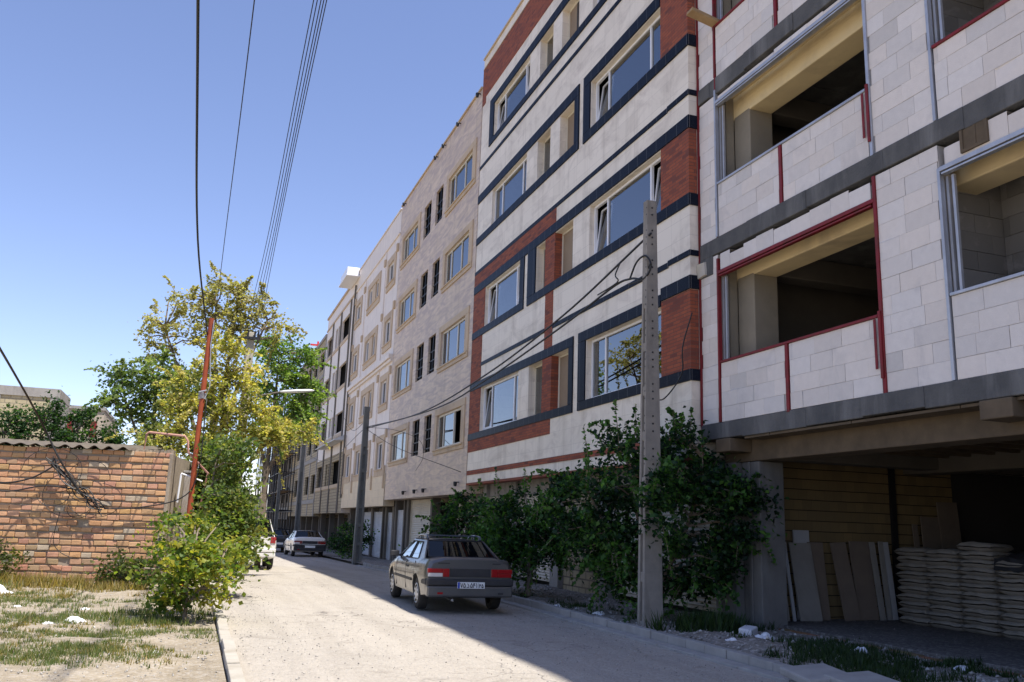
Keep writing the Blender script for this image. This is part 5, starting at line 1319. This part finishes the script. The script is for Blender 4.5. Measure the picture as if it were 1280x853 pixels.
# ------------------------------------------------------------------ buildings in the distance
def block_house(name, label, x0, x1, y0, y1, z1, m, extra=None):
    t = thing(name, label, 'building', ((x0+x1)/2, y0, 0))
    mb = MB(); mb.box(x0, x1, y0, y1, -2, z1); obj('wall', mb, m, t)
    c = MB(); c.box(x0-.06, x1+.06, y0-.07, y1+.06, z1+.002, z1+.42); 
    for x in (x0, x0+(x1-x0)*.62, x1-.3): c.box(x-.02, x+.32, y0-.05, y0+.05, 0, z1)
    c.box(x1-.02, x1+.05, y0+.05, y1, 0, z1)
    obj('concrete_frame', c, M['concrete_lt'], t)
    w = MB()
    for x, z in (extra or ()): w.box(x, x+.8, y0-.06, y0+.05, z, z+1.0)
    if extra: obj('window', w, M['inner'], t)
    return t
M['yellowfar'] = brick_mat('pale_yellow_block', (.52,.45,.29), (.46,.39,.24), (.3,.26,.18), .45, .22, .02, bump=.6, kind='xz')
block_house('house', 'pale yellow block house with concrete frame behind the shed', -13.5, -6.45, 45, 48.4, 6.75, M['yellowfar'], ((-9.0,3.0),(-11.5,3.0)))
def house2():
    t = thing('house', 'low buff rendered house farther back between the block house and the trees', 'house', (-6, 60, 0))
    mb = MB(); mb.box(-8.6,-5.9,60,70,-2,7.9); mb.box(-5.895,-2.5,59,70,-2,5.6); obj('wall', mb, noisy('buff_render', (.46,.40,.31), (.38,.32,.25), 1, .95, .3, stain=(.3,.25,.2)), t)
    c = MB(); c.box(-8.65,-5.85,59.9,70.05,7.902,8.1); c.box(-5.85,-2.45,58.9,70.05,5.602,5.75); obj('roof_edge', c, M['concrete_lt'], t)
    w = MB()
    for x, z in ((-7.9,6.4),(-6.6,6.2)): w.box(x, x+.35, 59.95, 60.05, z, z+1.0)
    obj('shutter', w, M['primer'], t)
    w = MB(); w.box(-7.5,-7.2,59.93,60.06,7.0,7.35); obj('window', w, M['upvc'], t)
house2()
def end_wall():
    t = thing('boundary_wall', 'long pale boundary wall closing the far end of the street', 'wall', (4, 120, -1))
    m = MB(); m.box(-14, 30, 120, 120.4, -2, 2.4); obj('wall', m, M['lowstone'], t)
    m = MB(); m.box(-14, 30, 119.95, 120.45, 2.402, 2.7); obj('coping', m, M['concrete_lt'], t)
end_wall()
def far_house(x0, x1, y, z, lab):
    t = thing('house', lab, 'house', ((x0+x1)/2, y, 0)); m = MB(); m.box(x0, x1, y, y+12, -2, z); obj('wall', m, M['concrete_lt'], t)
    m = MB()
    for i in range(int((x1-x0)/3)): m.box(x0+.8+i*3, x0+2.0+i*3, y-.05, y+.05, z*.45, z*.45+1.3)
    obj('window', m, M['inner'], t); m = MB(); m.box(x0-.2, x1+.2, y-.2, y+12.2, z+.002, z+.3); obj('roof_edge', m, M['concrete'], t)
far_house(-4, 9.5, 150, 4.4, 'low grey house beyond the boundary wall at the street end')
far_house(10, 24, 165, 5.4, 'second low grey house beyond the far scaffolding')
def scaffolding():
    t = thing('scaffolding', 'tall dark tube scaffolding against the far unfinished building', 'scaffolding', (7.5, 98, 0)); g = gz(98)
    m = MB()
    for y in fr(82, 112, 2.5):
        for x in (6.9, 8.2): m.tube([(x,y,g),(x,y,14.5)], .05, 5)
    for z in fr(.6, 14.2, 1.7):
        for x in (6.9, 8.2): m.tube([(x,81.5,z),(x,112.5,z)], .045, 5)
        for y in fr(82, 112, 2.5): m.tube([(6.9,y,z+.1),(8.3,y,z+.1)], .04, 4)
    obj('tubes', m, M['bitumen'], t)
    m = MB()
    for k, y in enumerate(fr(82, 109, 5)): m.tube([(6.85,y,g),(6.85,y+5,7),(6.85,y,14)], .04, 4)
    obj('braces', m, M['bitumen'], t)
    m = MB()
    for z in (4.1, 7.5, 10.9): m.box(7.0, 8.1, 82, 112, z, z+.06)
    obj('deck', m, M['wood'], t)
scaffolding()
t = thing('roof_hoist', 'small red hoist arm on the roof edge of the far buff building', 'hoist', (8.6, 75, 15.86))
m = MB(); m.box(8.55,8.7,75,75.15,15.86,16.7); obj('mast', m, plain('red_paint', (.55,.03,.03), .5), t); m = MB(); m.box(8.0,9.3,75.02,75.13,16.3,16.45); obj('jib', m, bpy.data.materials['red_paint'], t)

# ------------------------------------------------------------------ low growth, stones and litter
def blades(name, patches, cols, seed, label):
    g = np.random.default_rng(seed); C = []; H = []
    for (x, y, rx, ry, n, h) in patches:
        a = g.normal(size=(n,2))*np.array([rx, ry])*.5
        k = max(4, n//34); cc_ = g.normal(size=(k,2))*np.array([rx, ry])*.5; a = cc_[g.integers(0, k, n)] + g.normal(size=(n,2))*.065
        C.append(np.column_stack([x+a[:,0], y+a[:,1]])); H.append(np.full(n, h))
    C = np.concatenate(C); H = np.concatenate(H)*g.uniform(.4, 1.5, len(C)); n = len(C)
    zz = np.array([surf(x, y) for x, y in C])
    th = g.uniform(0, 6.283, n); ln = g.uniform(.1, .9, n)
    d = np.column_stack([np.cos(th), np.sin(th)]); w = np.column_stack([-np.sin(th), np.cos(th)])*(.004+H*.05)[:,None]
    b0 = np.column_stack([C-w, zz]); b1 = np.column_stack([C+w, zz]); tip = np.column_stack([C+d*(H*ln)[:,None], zz+H])
    V = np.stack([b0, b1, tip], 1).reshape(-1,3); F = np.arange(n*3).reshape(-1,3)
    cc = np.array(cols)[g.integers(0, len(cols), n)]*g.uniform(.7, 1.3, (n,1))
    o = nmesh(name, V, F, cc, M['leaf'], None, (C[:,0].mean(), C[:,1].mean(), 0)); tag(o, label, kind='stuff'); return o
def surf(x, y):
    if x < .5:
        e = min(1, (.5-x)/.5)
        return .04 + .05*min(1, max(0, -x*.4)) + e*(.05*mnoise.noise(Vector((x*.8, y*.8, 1)))+.03*mnoise.noise(Vector((x*2.7, y*2.7, 2))))
    if x > 6.74:
        e = min(1, (x-6.74)/.35); mound = .10*math.exp(-((x-7.6)/.6)**2-((y-10.8)/1.2)**2)
        return gz(y)+.075 + e*(mound+.05*mnoise.noise(Vector((x*1.3, y*1.3, 5)))+.035*mnoise.noise(Vector((x*4, y*4, 6))))
    return gz(y)
blades('dry_grass', [(-3.2,20.9,1.6,.7,2300,.20),(-1.6,20.6,1.2,.5,1200,.16),(-2.6,18.8,2.2,1.6,1800,.09),(-2.2,13.2,1.6,1.2,1100,.06),(-.9,11.2,1.0,.7,1100,.05),(-.2,13.6,.8,.4,300,.05)],
    [(.30,.22,.08),(.24,.18,.07),(.34,.27,.12),(.16,.15,.05)], 3, 'straw-coloured dry grass over the verge and at the wall foot')
blades('green_weeds', [(-2.6,16.8,2.2,1.4,4200,.06),(-1.9,14.7,1.5,.9,4600,.06),(-.75,12.9,1.2,.5,3000,.05),(-1.1,11.2,1.2,.8,6500,.05),(-2.6,12.4,1.2,1.2,2400,.05),(-3.0,18.6,1.6,1.0,1800,.06),(-.5,14.1,.5,.3,700,.09),(.15,13.4,.4,.2,260,.05),(-4,20.2,1,1,1200,.13),(-.2,15.3,.9,.6,800,.10),(.5,17.2,.4,1.5,250,.08)],
    [(.08,.125,.04),(.12,.16,.055),(.17,.185,.07),(.22,.20,.09)], 4, 'low green weeds in patches on the sunlit verge')
blades('shade_weeds', [(8.0,9.4,.9,1.3,3600,.10),(7.5,8.5,.6,.8,1800,.09),(8.7,10.5,.7,1.0,1300,.08),(7.95,12.5,.5,.45,2000,.24),(7.6,12.5,.3,.4,700,.15),(9.0,8.8,.5,1.0,1100,.08),(7.4,16.5,.6,1.6,600,.09),(7.2,20,.5,3,500,.08),(8.7,12.6,.4,.3,400,.12)],
    [(.02,.045,.016),(.035,.07,.022),(.05,.08,.03)], 6, 'dark weeds growing on the rubble strip below the block shell')
def pebbles(name, boxes, label, seed, smin, smax):
    g = np.random.default_rng(seed); base = np.array([[1,0,0],[-.5,.87,0],[-.5,-.87,0],[0,0,.8],[.3,.2,-.6]]); tri = np.array([[0,1,3],[1,2,3],[2,0,3],[1,0,4],[2,1,4],[0,2,4]])
    V = []; F = []; Cc = []; k = 0
    for x0, x1, y0, y1, n in boxes:
        for _ in range(n):
            x, y = g.uniform(x0, x1), g.uniform(y0, y1); s = smin+(smax-smin)*g.random()**4; a = g.uniform(0, 6.28)
            r = np.array([[math.cos(a),-math.sin(a),0],[math.sin(a),math.cos(a),0],[0,0,1]])
            V.append((base*g.uniform(.6,1.3,(5,3))*s) @ r.T + np.array([x, y, surf(x, y)+s*.3+.012])); F.append(tri+k); k += 5
            v = g.uniform(.22,.55); Cc.append(np.tile([v, v*.95, v*.87], (6,1)))
    o = nmesh(name, np.concatenate(V), np.concatenate(F), np.concatenate(Cc), M['stonebits'], None, (0,0,0)); return tag(o, label, kind='stuff')
pebbles('gravel', [(.7,6.4,7.5,16,3000),(.7,6.4,16,26,800),(.7,1.6,8,20,700),(5.6,6.4,8,18,700)], 'loose gravel scattered over the dusty road', 8, .003, .016)
pebbles('rubble', [(6.8,9.3,6.5,14,1600),(6.8,8.8,14,24,800),(9.5,12,8,13.2,300)], 'broken stones and rubble on the shaded strip', 9, .005, .05)
pebbles('verge_stones', [(-3.5,.4,9,15,2600),(-3.5,.4,15,21,1000)], 'small stones scattered over the dry verge', 10, .004, .022)
def crumple(name, label, x, y, z, s, m, seed, cat='litter', flat=.45):
    rr = random.Random(seed); mb = MB(); n = 9
    def fn(u, v):
        r = (1-.55*(u*2-1)**2*(v*2-1)**2)
        return (x+(u-.5)*2*s*r, y+(v-.5)*1.5*s*r, z+max(0, flat*s*(1-(2*u-1)**2)*(1-(2*v-1)**2)*1.3+s*.35*mnoise.noise(Vector((u*4+seed, v*4, seed)))) )
    mb.grid(fn, fr(0,1,.1), fr(0,1,.1)); return tag(obj(name, mb, m, smooth=True, angle=25, loc=(x,y,z)), label, cat)
wp = plain('white_plastic', (.75,.75,.76), .5)
for k, (x, y, s, nm, lab) in enumerate(((-3.25,18.6,.32,'plastic_bag','large white plastic bag lying at the far left of the verge'), (-1.45,14.35,.16,'plastic_bag','white plastic bag in the weeds left of the kerb shrub'), (-1.75,14.0,.09,'paper_scrap','small white scrap beside the bag in the weeds'), (-1.5,16.2,.08,'paper_scrap','small white scrap halfway between the shrub and the wall'), (-2.5,16.3,.07,'paper_scrap','small white scrap in the weeds at the left'), (-.25,11.2,.05,'paper_scrap','tiny white scrap near the kerb in the front weeds'),
      (8.6,10.0,.16,'plastic_bag','white torn plastic bag on the weedy rubble strip'), (9.0,8.7,.12,'plastic_bag','pale crumpled bag near the edge of the raw floor'), (7.2,10.9,.10,'paper_scrap','white scrap on the rubble behind the shaded kerb'), (8.1,11.4,.18,'plastic_bag','grey-white flattened plastic lying in the weeds by the brick floor edging'), (7.1,15.0,.14,'paper_scrap','white paper strip by the kerb left of the bolt-holed pole'), (6.95,16.6,.12,'paper_scrap','pale rag on the rubble under the leafy street tree'))):
    crumple(nm, lab, x, y, surf(x, y)+.01, s, wp, k+1, flat=.35 if s > .1 else .2)
t_ = MB(); t_.box(-.17,.17,-.10,.10,0,.13)
o = obj('block', t_, M['concrete_lt'], bevel=.02); o.data.materials[0] = plain('pale_block', (.62,.62,.64), .9); o.location = (8.05, 11.75, surf(8.05,11.75)); o.rotation_euler = (R(4), R(-5), R(38))
tag(o, 'loose white block lying on the rubble in front of the concrete column', 'block')
for k, (x, y, a, lab) in enumerate(((6.50,8.22,-12,'broken concrete cover slab at the kerb end, nearest the kerb'),(6.62,7.62,-9,'second concrete cover slab overlapping the first at the kerb end'))):
    m = MB(); m.box(-.27,.27,-.36,.36,0,.09); o = obj('cover_slab', m, M['kerb'], bevel=.02); o.location = (x, y, .10+.012*k); o.rotation_euler = (R(2), R(-5+k), R(a)); tag(o, lab, 'slab')

# ------------------------------------------------------------------ light, sky, camera
S = Vector((.238, -.35, 1)).normalized()
el = math.asin(S.z); az = math.atan2(S.x, S.y)
w = bpy.data.worlds.new('World'); SC.world = w; w.use_nodes = True
nt = w.node_tree; nt.nodes.clear()
sky = nt.nodes.new('ShaderNodeTexSky'); sky.sky_type = 'NISHITA'; sky.sun_disc = False; sky.sun_elevation = el; sky.sun_rotation = az
sky.altitude = 1300; sky.air_density = 1.0; sky.dust_density = .9; sky.ozone_density = 3.2
bg = nt.nodes.new('ShaderNodeBackground'); bg.inputs['Strength'].default_value = .132
ou = nt.nodes.new('ShaderNodeOutputWorld'); tn = nt.nodes.new('ShaderNodeMix'); tn.data_type = 'RGBA'; tn.blend_type = 'MULTIPLY'; tn.inputs[0].default_value = 1; tn.inputs[7].default_value = (1.08, .925, .96, 1)
nt.links.new(sky.outputs[0], tn.inputs[6]); nt.links.new(tn.outputs[2], bg.inputs[0]); nt.links.new(bg.outputs[0], ou.inputs[0])
L = bpy.data.lights.new('sun', 'SUN'); L.energy = 4.1; L.angle = R(.53); L.color = (1.0, .95, .87)
lo = bpy.data.objects.new('sun', L); COL.objects.link(lo); lo.rotation_euler = S.to_track_quat('Z', 'Y').to_euler(); lo.location = (0, 0, 40)
cd = bpy.data.cameras.new('camera'); cam = bpy.data.objects.new('camera', cd); COL.objects.link(cam); SC.camera = cam
Fv, Rv, Uv = Vector(CAM[0]), Vector(CAM[1]), Vector(CAM[2])
cam.matrix_world = Matrix(((Rv.x, Uv.x, -Fv.x, 0), (Rv.y, Uv.y, -Fv.y, 0), (Rv.z, Uv.z, -Fv.z, 1.6), (0, 0, 0, 1)))
cd.sensor_fit = 'HORIZONTAL'; cd.sensor_width = 36; cd.lens = CAM[3]/1280*36; cd.clip_start = .05; cd.clip_end = 3000
SC.render.engine = 'CYCLES'
SC.cycles.max_bounces = 7; SC.cycles.diffuse_bounces = 4; SC.cycles.glossy_bounces = 3; SC.cycles.transmission_bounces = 4; SC.cycles.transparent_max_bounces = 10
SC.cycles.use_denoising = True
SC.cycles.caustics_reflective = False; SC.cycles.caustics_refractive = False
vs = SC.view_settings
vs.view_transform = 'Standard'; vs.look = 'None'; vs.gamma = 1; vs.use_curve_mapping = False
vs.exposure = EXPOSURE
